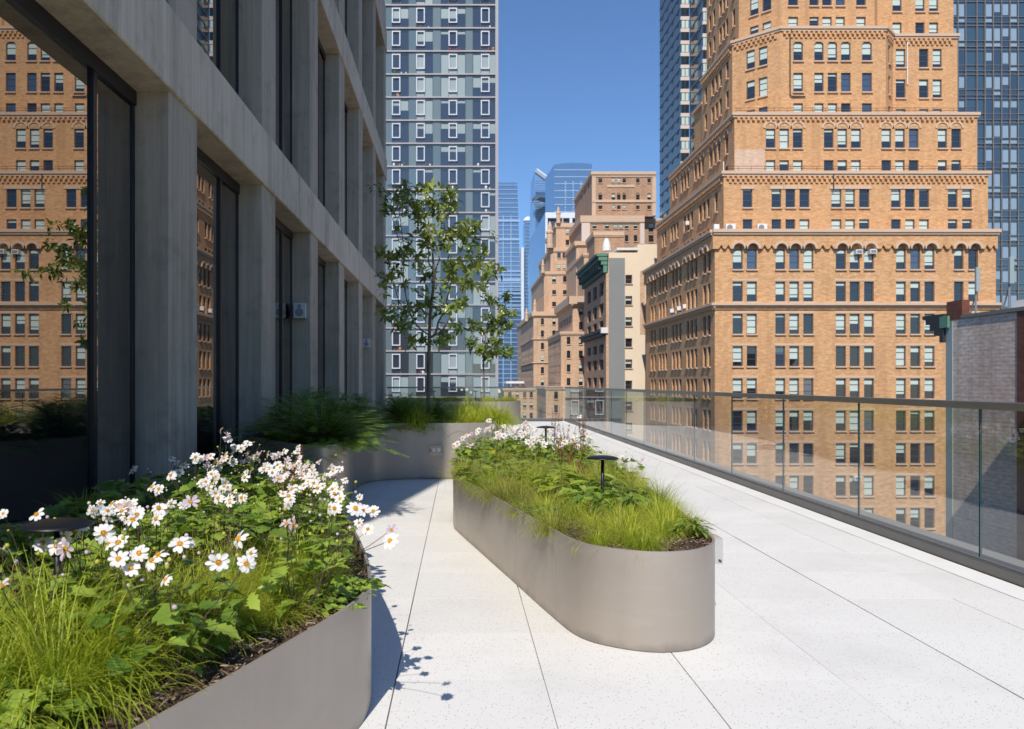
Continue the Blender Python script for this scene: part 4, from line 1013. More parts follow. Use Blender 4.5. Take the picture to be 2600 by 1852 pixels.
m = MB(); xs_ = ax(738, YH) ; m.quad((xs_, YH + 26, -42), (xl, YH, -42), (xl, YH, top[0][1]), (xs_, YH + 26, top[0][1] - 2)); m.quad((xr, YH, -42), (xr + 2, YH + 26, -42), (xr + 2, YH + 26, zt_ - 3), (xr, YH, top[-1][1])); bp(m, 'side_glass', 'far_glass_pale', d3)
m = MB()
for i in range(30):
    z = zt_ - 5 - i * 4.4; m.box(xl, xr, YH - 0.3, YH, z - 0.28, z + 0.28)
tag(bp(m, 'floor_lines', 'far_line', d3), kind='stuff')
m = MB()
for a_ in (940, 1040, 1140):
    for i in range(14): m.box(ax(a_, YH) - 0.45, ax(a_, YH) + 0.45, YH - 0.34, YH, hz(b1(330 + i * 32), YH), hz(b1(312 + i * 32), YH))
tag(bp(m, 'glazing_bars', 'far_line', d3), kind='stuff')
YW = 300.0
d4 = bthing('white_framed_block', 'white concrete framed rooftop block with dark openings, behind the stone finials', (35, 310, -42))
m = MB(); m.box(ax(682, YW), ax(1180, YW), YW, YW + 25, hz(b1(780), YW), hz(b1(708), YW)); bp(m, 'white_roof', 'far_white', d4)
for (a0, a1) in ((682, 712), (995, 1030)):
    m = MB(); m.box(ax(a0, YW), ax(a1, YW), YW, YW + 25, -42, hz(b1(782), YW)); bp(m, 'white_column', 'far_white', d4)
m = MB(); m.box(ax(700, YW), ax(1180, YW), YW + 3, YW + 24, -42, hz(b1(782), YW)); bp(m, 'recessed_wall', 'navy_glass', d4)
m = MB(); m.add([(ax(560, YW), YW + 30, -42), (ax(681, YW), YW, -42), (ax(681, YW), YW, hz(b1(710), YW)), (ax(560, YW), YW + 30, hz(b1(900), YW))], [(0, 1, 2, 3)]); m.add([(ax(560, YW), YW + 30, -42), (ax(700, YW), YW + 30, -42), (ax(700, YW), YW + 30, hz(b1(710), YW)), (ax(560, YW), YW + 30, hz(b1(900), YW))], [(3, 2, 1, 0)]); bp(m, 'angled_glass', 'far_glass_pale', d4)
# low roof with a white cover at the end of the avenue
low = bthing('low_rooftop', 'low rooftop with a white cover just above the far railing', (14, 175, -42))
block(low, 'beige_brick', ax(150, 175), ax(560, 175), 175.0, 190, -42, hz(b2(1545), 175), colrow([(ax(a_, 175), ax(a_ + 42, 175)) for a_ in (205, 300, 395, 480)], [(hz(960 + t / 5.07, 175), hz(960 + (t - 70) / 5.07, 175)) for t in (250, 385, 520)]), (), 'limestone', 'thin')
m = MB(); m.box(ax(180, 176), ax(410, 176), 176, 186, hz(b2(1490), 176), hz(b2(1462), 176)); bp(m, 'white_cover', 'white_metal', low)
for a_ in (200, 260, 320, 390):
    m = MB(); m.box(ax(a_, 177), ax(a_ + 25, 177), 177, 178, hz(b2(1545), 177), hz(b2(1490), 176)); bp(m, 'post', 'brown_brick', low)
# lower brick block seen through the far glass
lowb = bthing('lower_brick_block', 'lower beige brick block seen through the glass at the far end of the railing', (16, 150, -42))
block(lowb, 'beige_brick', ax(690, 152), ax(1000, 152), 152.0, 170, -42, hz(960 + 110 / 5.07, 152), colrow([(ax(795, 152), ax(845, 152)), (ax(950, 152), ax(1010, 152))][:1], [(hz(960 + t / 5.07, 152), hz(960 + (t - 95) / 5.07, 152)) for t in (270, 445, 620)]),
      [(y, y + 1.5, hz(960 + (t + 40) / 5.07, 152), hz(960 + t / 5.07, 152), False) for t in (230, 330) for y in (154, 157, 160, 163)])

# ================================================================== blue tower with pale bands behind the brick building
bt = bthing('banded_tower', 'dark blue tower with stepped corner strips and pale floor bands, behind the brick building', (60, 205, -42))
ex = lambda a, Y: (1620 + a / 6.0 - VX) * Y / F
steps = [(325, 650, 782, 200.0), (782, 985, 1062, None), (1062, 1140, 1420, None)]
yk = 200.0; xk = ex(650, yk); xr_ = ex(782, yk); yfar = xk * F / (1620 + 325 / 6 - VX); pitch = 30.7 * yk / F; ZTOP = 140
prev = None
specs = []
specs.append((xk, xr_, yk, yfar))
y2 = xr_ * F / (1620 + 985 / 6 - VX); specs.append((xr_, ex(1062, y2), y2, yk))
y3_ = specs[1][1] * F / (1620 + 1140 / 6 - VX); specs.append((specs[1][1], ex(1900, y3_), y3_, y2))
for si, (xa_, xb_, yn, yf) in enumerate(specs):
    m = MB(); m.box(xa_ + 0.12, xb_ - 0.02 if si < 2 else xb_, yn + 0.12, yf - 0.0, -42, ZTOP); bp(m, 'glass_body', 'navy_panel', bt)
    bands = MB(); fb = MB(); pn = MB(); vt = MB()
    for i in range(int((ZTOP + 10) / pitch)):
        z = hz(95 / 6 , yk) + (i - 34) * pitch
        if z < -10 or z > ZTOP: continue
        fb.box(xa_, xb_, yn - 0.05, yn + 0.6, z - 0.45, z + 0.45)
        bands.box(xa_ - 0.02, xa_ + 0.3, yn + 0.61, yf, z - 0.10, z + 0.16)
        for f0, f1 in ((0.12, 0.48), (0.56, 0.92)):
            pn.box(xa_ + (xb_ - xa_) * f0, xa_ + (xb_ - xa_) * f1, yn + 0.05, yn + 0.2, z + 0.6, z + pitch - 0.6, 0 if (i + si) % 2 else 1)
        L = yf - yn
        for q in range(int(L / 5.2)):
            vt.box(xa_ - 0.015, xa_ + 0.2, yn + 2.4 + q * 5.2, yn + 3.6 + q * 5.2, z - 0.9, z - 0.11)
    tag(bp(fb, 'front_bands', 'concrete_pale', bt), kind='stuff'); tag(bp(bands, 'side_bands', 'mullion_tan', bt), kind='stuff')
    tag(bp(pn, 'front_windows', ['win_glass', 'blind_pale'], bt), kind='stuff'); tag(bp(vt, 'vents', 'frame_black', bt), kind='stuff')
# ================================================================== navy curtain wall tower at the right edge
nv = bthing('curtain_wall_tower', 'navy curtain wall tower with grouped windows and thin tan mullions at the right edge', (90, 145, -42))
YN = 136.0
nx = lambda a: (2300 + a / 7.59 - VX) * YN / F
nz = lambda b: (VY - b / 7.59) * YN / F + H
m = MB(); m.box(nx(400), nx(3600), YN + 0.15, YN + 25, -42, nz(-1800)); bp(m, 'core', 'navy_panel', nv)
cx_ = [520, 680, 840, 1000, 1150, 1365, 1520, 1680, 1840, 2000, 2160, 2375, 2530, 2690, 2850, 3010, 3170]
rn = random.Random(3)
for a_ in cx_:
    m = MB(); m.box(nx(a_) - 0.05, nx(a_) + 0.05, YN - 0.12, YN + 0.149, -42, nz(-1800)); bp(m, 'mullion', 'mullion_tan', nv)
pit = 468.0
for k in range(-3, 16):
    b0 = 35 + pit * k
    if nz(b0) < -30: break
    m = MB()
    for q in (0, 290, 400): m.box(nx(400), nx(3300), YN - 0.06, YN + 0.148, nz(b0 + q) - 0.035, nz(b0 + q) + 0.035)
    bp(m, 'transom', 'mullion_tan', nv)
    for (c0, c1) in ((0, 4), (6, 10), (12, 16)):
        st = rn.random()
        for c in range(c0, c1):
            x0_, x1_ = nx(cx_[c]) + 0.10, nx(cx_[c+1]) - 0.10
            f_ = rn.choice([0.0, 0.65, 0.9, 1.0, 1.0, 1.0]) if st > 0.3 else rn.choice([0, 0.2, 0.5, 0.65])
            pm = MB(); zt1, zm, zb1 = nz(b0 + 10), nz(b0 + 282), nz(b0 + 395)
            pm.box(x0_, x1_, YN + 0.05, YN + 0.14, zb1, zt1, 0)
            if f_ > 0:
                zl = nz(b0 + 50); pm.box(x0_ + 0.12, x1_ - 0.12, YN + 0.02, YN + 0.049, zl - (zl - zm) * f_, zl, 1)
                if f_ > 0.95: pm.box(x0_ + 0.06, x1_ - 0.06, YN + 0.02, YN + 0.049, nz(b0 + 392), nz(b0 + 335), 1)
            bp(pm, 'window', ['navy_glass', 'blind_blue'], nv)
# ================================================================== painted brick neighbour (right edge)
nb = bthing('painted_brick_neighbour', 'grey painted brick side wall with dark metal cornice at the right edge', (52, 65, -42))
XN = 34.0; YF = XN * F / (2404 - VX); zn = lambda px, py: (VY - py) * (XN * F / (px - VX)) / F + H
ZN = zn(2404, 815); YD_ = XN * F / (2583 - VX)
m = MB(); m.box(XN, XN + 22, YD_, YF, -42, ZN); bp(m, 'painted_wall', 'painted_brick', nb)
m = MB(); m.box(XN - 0.05, XN + 22, YD_ - 8, YD_ - 0.02, -42, ZN + 0.02); bp(m, 'bare_wall', 'red_brick', nb)
m = MB(); m.box(XN - 0.12, XN + 1, YD_ - 8, YF - 1.7, ZN + 0.021, ZN + 0.26); bp(m, 'coping', 'roof_grey', nb)
m = MB(); m.box(XN - 0.02, XN + 0.5, YF - 1.7, YF, ZN + 0.005, ZN + 1.3); bp(m, 'parapet_end', 'red_brick', nb)
m = MB(); m.box(XN + 3.4, XN + 4, YD_, YF - 1.8, ZN, ZN + 1.2); bp(m, 'white_bulkhead', 'white_metal', nb)
m = MB(); m.box(XN - 0.06, XN + 0.4, YF - 0.7, YF + 0.02, -42, ZN - 0.1); bp(m, 'corner_strip', 'blind_grey', nb)
m = MB()
for (o_, z0, z1) in ((2.5, 0.25, 0.5), (2.1, -0.15, 0.25), (1.6, -0.6, -0.15), (1.1, -1.0, -0.6), (0.45, -1.5, -1.0)): m.box(XN - 0.25, XN + 22, YF + 0.03, YF + o_, ZN + z0, ZN + z1)
bp(m, 'metal_cornice', 'dark_cornice', nb)
m = MB(); m.box(XN - 0.27, XN - 0.1, YF - 0.5, YF + 0.4, ZN - 0.5, ZN + 0.3); bp(m, 'cornice_end', 'copper_pale', nb)
m = MB(); m.box(30.5, XN + 22, 22, 42.0, -42, 4.6); bp(m, 'front_wing', 'red_brick', nb)
def antenna(x, y, z, h, label):
    a = thing('cell_antenna', label, 'antenna', (x, y, z), 0, 'antennas on the neighbour roof')
    m = MB(); m.tube([(0, 0, 0), (0, 0, h)], 0.07, 6); m.tube([(0, 0.6, 0), (0, 0, h * 0.45)], 0.05, 5); m.build('mast', 'grey_plastic', a)
    m = MB(); m.bevbox(-0.13, 0.13, -0.26, -0.1, h * 0.5, h * 1.0, 0.03); m.build('panel', 'blind_grey', a)
antenna(34.7, 53.0, ZN + 0.2, 3.2, 'white panel antenna on a thin mast, left of the two on the painted brick roof')
antenna(34.3, 49.2, ZN + 0.2, 3.3, 'taller white panel antenna on the painted brick roof near the right edge')
# ================================================================== planters
leaf_mat('grass_green', (0.27, 0.365, 0.022), (0.70, 0.73, 0.095), 0.48, 0.42, 0.35, 3.0, 0.55)
leaf_mat('grass_olive', (0.23, 0.30, 0.035), (0.60, 0.58, 0.13), 0.45, 0.5, 0.3, 3.0, 0.55)
leaf_mat('grass_dry', (0.32, 0.22, 0.09), (0.58, 0.44, 0.20), 0.35, 0.6, 0.2, 3.0, 0.4)
leaf_mat('leaf_green', (0.11, 0.215, 0.028), (0.42, 0.54, 0.080), 0.40, 0.38, 0.45, 7.0, 0.55)
leaf_mat('leaf_lime', (0.22, 0.32, 0.03), (0.50, 0.54, 0.06), 0.40, 0.42, 0.4, 7.0, 0.4)
leaf_mat('tree_leaf', (0.085, 0.145, 0.022), (0.40, 0.46, 0.095), 0.38, 0.26, 0.6, 4.0, 0.15)
leaf_mat('yew_leaf', (0.075, 0.165, 0.024), (0.27, 0.42, 0.055), 0.34, 0.35, 0.5, 5.0, 0.4)
leaf_mat('petal', (0.85, 0.80, 0.83), (0.92, 0.91, 0.90), 0.30, 0.55, 0.3, 20.0, 0.6)
leaf_mat('petal_pink', (0.66, 0.52, 0.62), (0.82, 0.72, 0.79), 0.30, 0.55, 0.3, 20.0, 0.6)
plain('stamen', (0.78, 0.36, 0.025), 0.7, 0, 0.2, 0.2, 60)
plain('pistil', (0.42, 0.40, 0.05), 0.7, 0, 0.2)
plain('stem_brown', (0.085, 0.065, 0.040), 0.7, 0, 0.2, 0.3, 10)
plain('stem_green', (0.10, 0.12, 0.035), 0.6, 0, 0.2, 0.3, 10)
plain('seed_rust', (0.22, 0.085, 0.045), 0.9, 0, 0.1, 0.3, 30)
def mat_bark():
    t = NT('bark'); n = t.noise(t.pos((30, 30, 6)), 1.0, 5, 0.65)
    t.bsdf(t.ramp(n, [(0.3, (0.10, 0.075, 0.055)), (0.7, (0.27, 0.215, 0.165))]), 0.85, 0, 0.2, n, 0.6, 0.01)
mat_bark()

def planter(label, ctrl, height, soil, rim=0.012, n=7, centre=None):
    pts = [(p.x, p.y) for p in catmull([(x, y, 0) for x, y in ctrl], n)]
    k = len(pts); cx = sum(p[0] for p in pts) / k; cy = sum(p[1] for p in pts) / k
    area = sum(pts[i][0] * pts[(i+1) % k][1] - pts[(i+1) % k][0] * pts[i][1] for i in range(k))
    if area < 0: pts.reverse()
    inner = []
    for i in range(k):
        a, b = Vector(pts[i-1]), Vector(pts[(i+1) % k]); d = (b - a).normalized(); nrm = Vector((-d.y, d.x)); inner.append((pts[i][0] + nrm.x * rim, pts[i][1] + nrm.y * rim))
    root = thing('planter', label, 'planter', (cx, cy, 0))
    m = MB(); L = lambda q, z: (q[0] - cx, q[1] - cy, z)
    m.add([L(p, 0.004) for p in pts] + [L(p, height) for p in pts] + [L(p, height) for p in inner] + [L(p, soil - 0.05) for p in inner],
          [(i, (i+1) % k, (i+1) % k + k, i + k) for i in range(k)])
    w_ = m.build('wall', 'planter_metal', root, True)
    m = MB(); m.add([L(p, height) for p in pts] + [L(p, height) for p in inner], [(i, (i+1) % k, (i+1) % k + k, i + k) for i in range(k)]); m.build('rim', 'planter_metal', root)
    m = MB(); m.add([L(p, height) for p in inner] + [L(p, soil - 0.05) for p in inner], [(i, (i+1) % k, (i+1) % k + k, i + k) for i in range(k)]); m.build('inner_wall', 'planter_metal', root, True)
    # soil: rings shrinking towards the centre with a gentle uneven mound
    m = MB(); R = 9; vs = []
    for r_ in range(R + 1):
        f = 1 - r_ / (R + 0.3)
        for p in inner:
            x, y = cx + (p[0] - cx) * f, cy + (p[1] - cy) * f
            z = soil + 0.05 * (1 - f) * 0.5 + 0.02 * noise.noise((x * 6, y * 6, 1.3)) - (0.02 if r_ == 0 else 0)
            vs.append((x - cx, y - cy, z))
    fs = [(r_*k + i, r_*k + (i+1) % k, (r_+1)*k + (i+1) % k, (r_+1)*k + i) for r_ in range(R) for i in range(k)] + [tuple(range(R*k, (R+1)*k))]
    m.add(vs, fs); m.build('soil', 'mulch', root, True)
    return root, pts, inner
def inside(p, poly, marg=0.0):
    x, y = p; c = False; n = len(poly)
    for i in range(n):
        x1, y1 = poly[i]; x2, y2 = poly[(i+1) % n]
        if (y1 > y) != (y2 > y) and x < (x2 - x1) * (y - y1) / (y2 - y1) + x1: c = not c
    if not c: return False
    if marg:
        for i in range(n):
            a, b = Vector(poly[i]), Vector(poly[(i+1) % n]); ab = b - a; t = max(0, min(1, (Vector(p) - a).dot(ab) / max(1e-9, ab.dot(ab))))
            if (Vector(p) - (a + ab * t)).length < marg: return False
    return True
def chips(root, poly, soil, n, rng, region=None):
    m = MB(); c = root.location
    x0, x1 = min(p[0] for p in poly), max(p[0] for p in poly); y0, y1 = min(p[1] for p in poly), max(p[1] for p in poly)
    if region: x0, x1, y0, y1 = max(x0, region[0]), min(x1, region[1]), max(y0, region[2]), min(y1, region[3])
    k = 0; tries = 0
    while k < n and tries < n * 6:
        tries += 1
        x, y = rng.uniform(x0, x1), rng.uniform(y0, y1)
        if not inside((x, y), poly): continue
        k += 1; L = rng.uniform(0.008, 0.034); W = rng.uniform(0.003, 0.009); a = rng.uniform(0, pi); t = rng.uniform(-0.5, 0.5)
        d = Vector((cos(a) * cos(t), sin(a) * cos(t), sin(t))) * L / 2; s = Vector((-sin(a), cos(a), rng.uniform(-0.6, 0.6))) * W / 2
        p = Vector((x - c.x, y - c.y, soil + 0.012 + rng.uniform(0, 0.014)))
        up = Vector((0, 0, W * 0.4))
        m.add([p - d - s, p + d - s * 0.6, p + d + s * 0.6, p - d + s, p - d * 0.3 + up, p + d * 0.4 + up], [(0, 1, 5, 4), (1, 2, 5), (2, 3, 4, 5), (3, 0, 4)], 0, rng.random())
    tag(m.build('bark_mulch', 'bark_chip', root), kind='stuff')
SOIL = 0.405
A_c = [(-1.15,0.55),(-0.88,1.2),(-0.70,1.706),(-0.59,2.0),(-0.48,2.316),(-0.385,2.60),(-0.338,2.82),(-0.342,3.04),(-0.42,3.50),(-0.58,4.2),(-0.80,5.0),(-1.02,5.5),(-1.35,5.78),(-1.8,5.72),(-2.15,5.3),(-2.28,4.4),(-2.28,2.5),(-2.26,1.2),(-2.05,0.45),(-1.6,0.2)]
B_c = [(0.56,3.72),(0.70,3.57),(0.89,3.50),(1.08,3.56),(1.21,3.74),(1.255,4.05),(1.32,5.0),(1.39,6.3),(1.42,7.6),(1.34,8.6),(1.05,9.2),(0.65,9.28),(0.28,8.9),(0.06,8.1),(-0.045,7.2),(-0.055,6.62),(-0.01,6.3),(0.16,5.50),(0.33,4.705),(0.47,4.05)]
C_c = [(-2.28,8.3),(-2.05,7.55),(-1.62,6.85),(-1.28,6.42),(-1.06,6.36),(-0.99,6.70),(-1.06,7.4),(-1.15,8.3),(-1.18,9.0),(-1.06,9.55),(-0.72,9.80),(-0.25,9.84),(0.2,9.90),(0.48,10.15),(0.60,10.7),(0.62,12.0),(0.45,13.6),(0.0,14.8),(-0.8,15.6),(-1.7,15.6),(-2.25,14.9),(-2.28,12.0),(-2.28,9.0)]
D_c = [(-1.9,23.2),(-1.5,22.4),(-0.6,22.0),(0.4,22.05),(1.2,22.3),(1.68,22.8),(1.78,23.5),(1.5,24.2),(0.8,24.45),(-0.8,24.45),(-1.7,24.2)]
PA, PA_o, PA_i = planter('near taupe metal planter of white anemones and bright grass at bottom left', A_c, 0.45, SOIL)
PB, PB_o, PB_i = planter('central taupe metal planter tapering to a rounded near end, standing alone in the paving', B_c, 0.45, SOIL)
PC, PC_o, PC_i = planter('taller curved taupe planter along the concrete piers, holding the larger tree', C_c, 0.70, 0.645)
PD, PD_o, PD_i = planter('far taupe planter by the end railing, holding the smaller tree', D_c, 0.68, 0.625)
rc = random.Random(8)
chips(PA, PA_i, SOIL, 5200, rc, (-1.6, 0, 1.2, 3.6)); chips(PB, PB_i, SOIL, 4200, rc, (0.2, 1.4, 3.4, 5.6))
for (sx_, sy_) in ((0.330, 4.705), (0.490, 3.97), (-0.02, 6.35)):     # weld seams of the central planter
    i_ = min(range(len(PB_o)), key=lambda k: (Vector(PB_o[k]) - Vector((sx_, sy_))).length)
    a_, b_ = Vector(PB_o[i_ - 1]), Vector(PB_o[(i_ + 1) % len(PB_o)]); d_ = (b_ - a_).normalized(); c_ = Vector(PB_o[i_]) - Vector(PB.location[:2]); n_o = Vector((d_.y, -d_.x))
    m = MB(); q0, q1 = c_ - d_ * 0.002 + n_o * 0.0012, c_ + d_ * 0.002 + n_o * 0.0012; q2, q3 = c_ + d_ * 0.003 - n_o * 0.004, c_ - d_ * 0.003 - n_o * 0.004
    m.add([(*q, z) for z in (0.006, 0.449) for q in (q0, q1, q2, q3)], [(0, 1, 5, 4), (1, 2, 6, 5), (2, 3, 7, 6), (3, 0, 4, 7), (4, 5, 6, 7)]); m.build('seam', 'coping_grey', PB)
# outlet covers
def outlet(loc, rz, label, ry=0.0, sc=1.0):
    o = thing('outlet_box', label, 'outlet box', loc, rz, 'outlet boxes on the planters'); o.rotation_euler = (0, ry, rz); o.scale = (sc,) * 3
    m = MB(); m.bevbox(-0.045, 0.045, -0.012, 0.0, -0.062, 0.062, 0.002); m.build('back_plate', 'grey_plastic', o)
    m = MB(); m.bevbox(-0.05, 0.05, -0.062, -0.013, -0.068, 0.068, 0.010); m.build('clear_cover', 'cover_plastic', o)
    for z in (-0.026, 0.026):
        m = MB(); m.box(-0.018, 0.018, -0.020, -0.0125, z - 0.016, z + 0.016); m.build('socket', 'white_plastic', o)
    m = MB(); m.box(-0.012, 0.012, -0.070, -0.0625, -0.07, -0.058); m.build('latch', 'frame_black', o)
outlet((1.262, 4.02, 0.355), radians(93), 'clear covered outlet box on the right flank of the central planter')
outlet((-0.295, 9.838, 0.365), radians(2), 'clear covered outlet box on the curved wall of the tall planter', radians(90), 1.15)
# mushroom path lights
def path_light(x, y, zs, h, label):
    o = thing('path_light', label, 'lamp', (x, y, zs), 0, 'flat-topped path lights in the planters')
    m = MB(); m.tube([(0, 0, -0.05), (0, 0, h - 0.012)], 0.0105, 12); m.build('post', 'lamp_black', o, True)
    m = MB(); m.lathe([(0.0, 0.016), (0.03, 0.0155), (0.06, 0.0125), (0.085, 0.007), (0.1, 0.0), (0.0995, -0.003), (0.05, -0.004), (0.02, -0.012), (0.0, -0.012)], 36, 0, (0, 0, h)); m.build('shade', 'lamp_black', o, True)
path_light(0.883, 4.88, SOIL, 0.33, 'black flat-topped path light nearest the front of the central planter')
path_light(0.889, 8.16, SOIL, 0.335, 'black flat-topped path light among the anemones at the back of the central planter')
path_light(-1.19, 2.33, SOIL, 0.375, 'large dark path light at the left, half hidden by anemones in the near planter')
path_light(-1.40, 10.8, 0.645, 0.335, 'dark path light among the shaded shrubs beside the concrete piers')
path_light(0.45, 22.6, 0.625, 0.34, 'tiny path light in the far planter beside the smaller tree')
path_light(-0.75, 22.6, 0.625, 0.34, 'tiny path light in the far planter seen beyond the larger trunk')
# ================================================================== plants
rp = random.Random(77)
def blade(m, base, az, L, lean, curl, w0, rng, tone, segs=5):
    """one arching grass blade as a tapering ribbon"""
    d = Vector((cos(az), sin(az), 0)); side = Vector((-sin(az), cos(az), 0)); p = Vector(base); ang = lean
    vs = []; 
    for i in range(segs + 1):
        f = i / segs; wd = w0 * (1 - f ** 1.6) * 0.5 + 0.0002
        vs += [p - side * wd, p + side * wd]
        st = L / segs; p = p + (d * sin(ang) + ZV * cos(ang)) * st; ang += curl / segs * (0.5 + f)
    m.add(vs, [(2*i, 2*i+1, 2*i+3, 2*i+2) for i in range(segs)], 0, tone)
def tuft_mesh(n, L, w0, spread, seed, mat, curl=1.5, lean0=0.05, lean1=0.75, name='blades'):
    rng = random.Random(seed); m = MB()
    for i in range(n):
        az = rng.uniform(0, 2 * pi); r_ = abs(rng.gauss(0, spread)); q = rng.random() ** 0.8
        l_ = L * rng.uniform(0.5, 1.1)
        blade(m, (r_ * cos(az + rng.uniform(-1, 1)), r_ * sin(az), 0), az + rng.gauss(0, 0.4), l_, lean0 + (lean1 - lean0) * q, curl * rng.uniform(0.5, 1.3) * (0.5 + q), w0 * rng.uniform(0.6, 1.2), rng, rng.uniform(-0.35, 0.35))
    return mesh_of(m, name, mat)
T_big = [tuft_mesh(620, 0.32, 0.0046, 0.065, 100 + i, 'grass_green', 2.7, 0.08, 1.2) for i in range(4)]
T_mid = [tuft_mesh(560, 0.26, 0.0030, 0.06, 200 + i, 'grass_green', 2.5, 0.05, 1.15) for i in range(5)]
T_fine = [tuft_mesh(480, 0.27, 0.0024, 0.05, 300 + i, 'grass_olive', 2.1, 0.1, 1.15) for i in range(4)]
T_dry = [tuft_mesh(34, 0.34, 0.0014, 0.05, 400 + i, 'grass_dry', 1.7, 0.2, 1.1) for i in range(3)]
GL = {}
def tuft(x, y, z, kind, sc, label, group, dry=0.0):
    o = thing('grass_tuft', label, 'grass', (x, y, z), rp.uniform(0, 6.28), group)
    me = rp.choice(kind); b = put('blades', me, o); b.scale = (sc, sc, sc * rp.uniform(0.85, 1.1)); b['kind'] = 'stuff'
    if rp.random() < dry: q = put('dry_blades', rp.choice(T_dry), o); q.scale = (sc * 1.15,) * 3; q['kind'] = 'stuff'
    return o

# ---------- leaves
def lobed_leaf(m, c, d, nrm, L, W, tone, fold=0.15, droop=0.25):
    """a lobed, toothed leaf: fan of facets around a folded mid rib"""
    d = d.normalized(); s = d.cross(nrm).normalized(); u = s.cross(d)
    prof = [(0.0, 0.0), (0.02, 0.55), (0.18, 0.95), (0.26, 0.62), (0.40, 1.0), (0.52, 0.60), (0.66, 0.72), (0.78, 0.38), (1.0, 0.0)]
    rib, lf, rt = [], [], []
    for f, wv in prof:
        z = -droop * f * f * L
        rib.append(c + d * f * L + u * z)
        lf.append(c + d * (f * L * 0.98 + 0.02 * L) + s * wv * W / 2 + u * (z + fold * wv * W * 0.5)); rt.append(c + d * (f * L * 0.98 + 0.02 * L) - s * wv * W / 2 + u * (z + fold * wv * W * 0.5))
    n = len(prof); vs = rib + lf + rt
    fs = [(i, i + 1, n + i + 1, n + i) for i in range(n - 1)] + [(i + 1, i, 2*n + i, 2*n + i + 1) for i in range(n - 1)]
    m.add(vs, fs, 0, tone)
def simple_leaf(m, c, d, nrm, L, W, tone, fold=0.12, droop=0.2, mi=0):
    d = d.normalized(); s = d.cross(nrm)
    if s.length < 1e-4: s = d.cross(Vector((1, 0, 0.1)))
    s.normalize(); u = s.cross(d)
    prof = [(0.0, 0.04), (0.25, 0.78), (0.5, 1.0), (0.78, 0.66), (1.0, 0.02)]
    rib = [c + d * f * L - u * droop * f * f * L for f, wv in prof]
    lf = [rib[i] + s * wv * W / 2 + u * fold * wv * W for i, (f, wv) in enumerate(prof)]
    rt = [rib[i] - s * wv * W / 2 + u * fold * wv * W for i, (f, wv) in enumerate(prof)]
    n = 5; m.add(rib + lf + rt, [(i, i + 1, n + i + 1, n + i) for i in range(4)] + [(i + 1, i, 2*n + i, 2*n + i + 1) for i in range(4)], mi, tone)
def ground_leaf_mesh(n, R, h, L, seed, mat, kind='lobed'):
    rng = random.Random(seed); m = MB()
    for i in range(n):
        az = rng.uniform(0, 2*pi); r_ = R * sqrt(rng.random()); z = h * (0.35 + 0.65 * rng.random()) * (1 - 0.4 * r_ / R)
        c = Vector((r_ * cos(az), r_ * sin(az), z)); aa = az + rng.gauss(0, 0.9)
        d = Vector((cos(aa), sin(aa), rng.uniform(-0.25, 0.35))); nr = Vector((rng.gauss(0, 0.3), rng.gauss(0, 0.3), 1)); l_ = L * rng.uniform(0.6, 1.15)
        if kind == 'lobed': lobed_leaf(m, c, d, nr, l_, l_ * rng.uniform(0.8, 1.0), rng.uniform(-0.35, 0.35))
        else: simple_leaf(m, c, d, nr, l_, l_ * 0.34, rng.uniform(-0.3, 0.3), 0.1, 0.35)
        if i % 2 == 0: m.tube([(c.x * 0.3, c.y * 0.3, 0), (c.x * 0.7, c.y * 0.7, z * 0.7), tuple(c)], 0.0012, 3, 0, -0.2, False)
    return mesh_of(m, 'foliage', mat)
L_lob = [ground_leaf_mesh(58, 0.14, 0.20, 0.075, 500 + i, 'leaf_green') for i in range(4)]
L_low = [ground_leaf_mesh(46, 0.15, 0.13, 0.07, 520 + i, 'leaf_green') for i in range(3)]
L_lime = [ground_leaf_mesh(40, 0.13, 0.14, 0.095, 540 + i, 'leaf_lime') for i in range(3)]
L_spear = [ground_leaf_mesh(60, 0.11, 0.19, 0.085, 560 + i, 'leaf_lime', 'simple') for i in range(2)]
L_spearg = [ground_leaf_mesh(60, 0.11, 0.17, 0.085, 580 + i, 'leaf_green', 'simple') for i in range(3)]
def leafy(x, y, z, kind, sc, label, group, name='leafy_plant'):
    o = thing(name, label, 'plant', (x, y, z), rp.uniform(0, 6.28), group)
    b = put('foliage', rp.choice(kind), o); b.scale = (sc,) * 3; b['kind'] = 'stuff'; return o

# ---------- anemones
def petal_mesh(seed, n=9, R=0.032, cup=0.25, mat='petal', full=True):
    rng = random.Random(seed); m = MB()
    for i in range(n):
        a = 2 * pi * i / n + rng.gauss(0, 0.09); l_ = R * rng.uniform(0.86, 1.12); wd = R * rng.uniform(0.42, 0.54); cu = cup + rng.gauss(0, 0.12)
        if not full and rng.random() < 0.25: continue
        d = Vector((cos(a), sin(a), 0)); s = Vector((-sin(a), cos(a), 0)); tw = rng.gauss(0, 0.12)
        prof = [(0.12, 0.20), (0.35, 0.62), (0.62, 1.0), (0.85, 0.86), (1.0, 0.36)]
        vs = []
        for f, wv in prof:
            z = l_ * (cu * f - 0.30 * f * f) + (0.0006 if i % 2 else 0)
            c = d * f * l_ + ZV * z
            vs += [c - s * wv * wd / 2 + ZV * (0.1 * wv * wd + tw * wv * wd * 0.4), c + ZV * (-0.03 * wd), c + s * wv * wd / 2 + ZV * (0.1 * wv * wd - tw * wv * wd * 0.4)]
        m.add(vs, [(3*j + q, 3*j + q + 1, 3*j + q + 4, 3*j + q + 3) for j in range(4) for q in (0, 1)], 0, rng.uniform(-0.3, 0.4))
    return mesh_of(m, 'flower', mat, True)
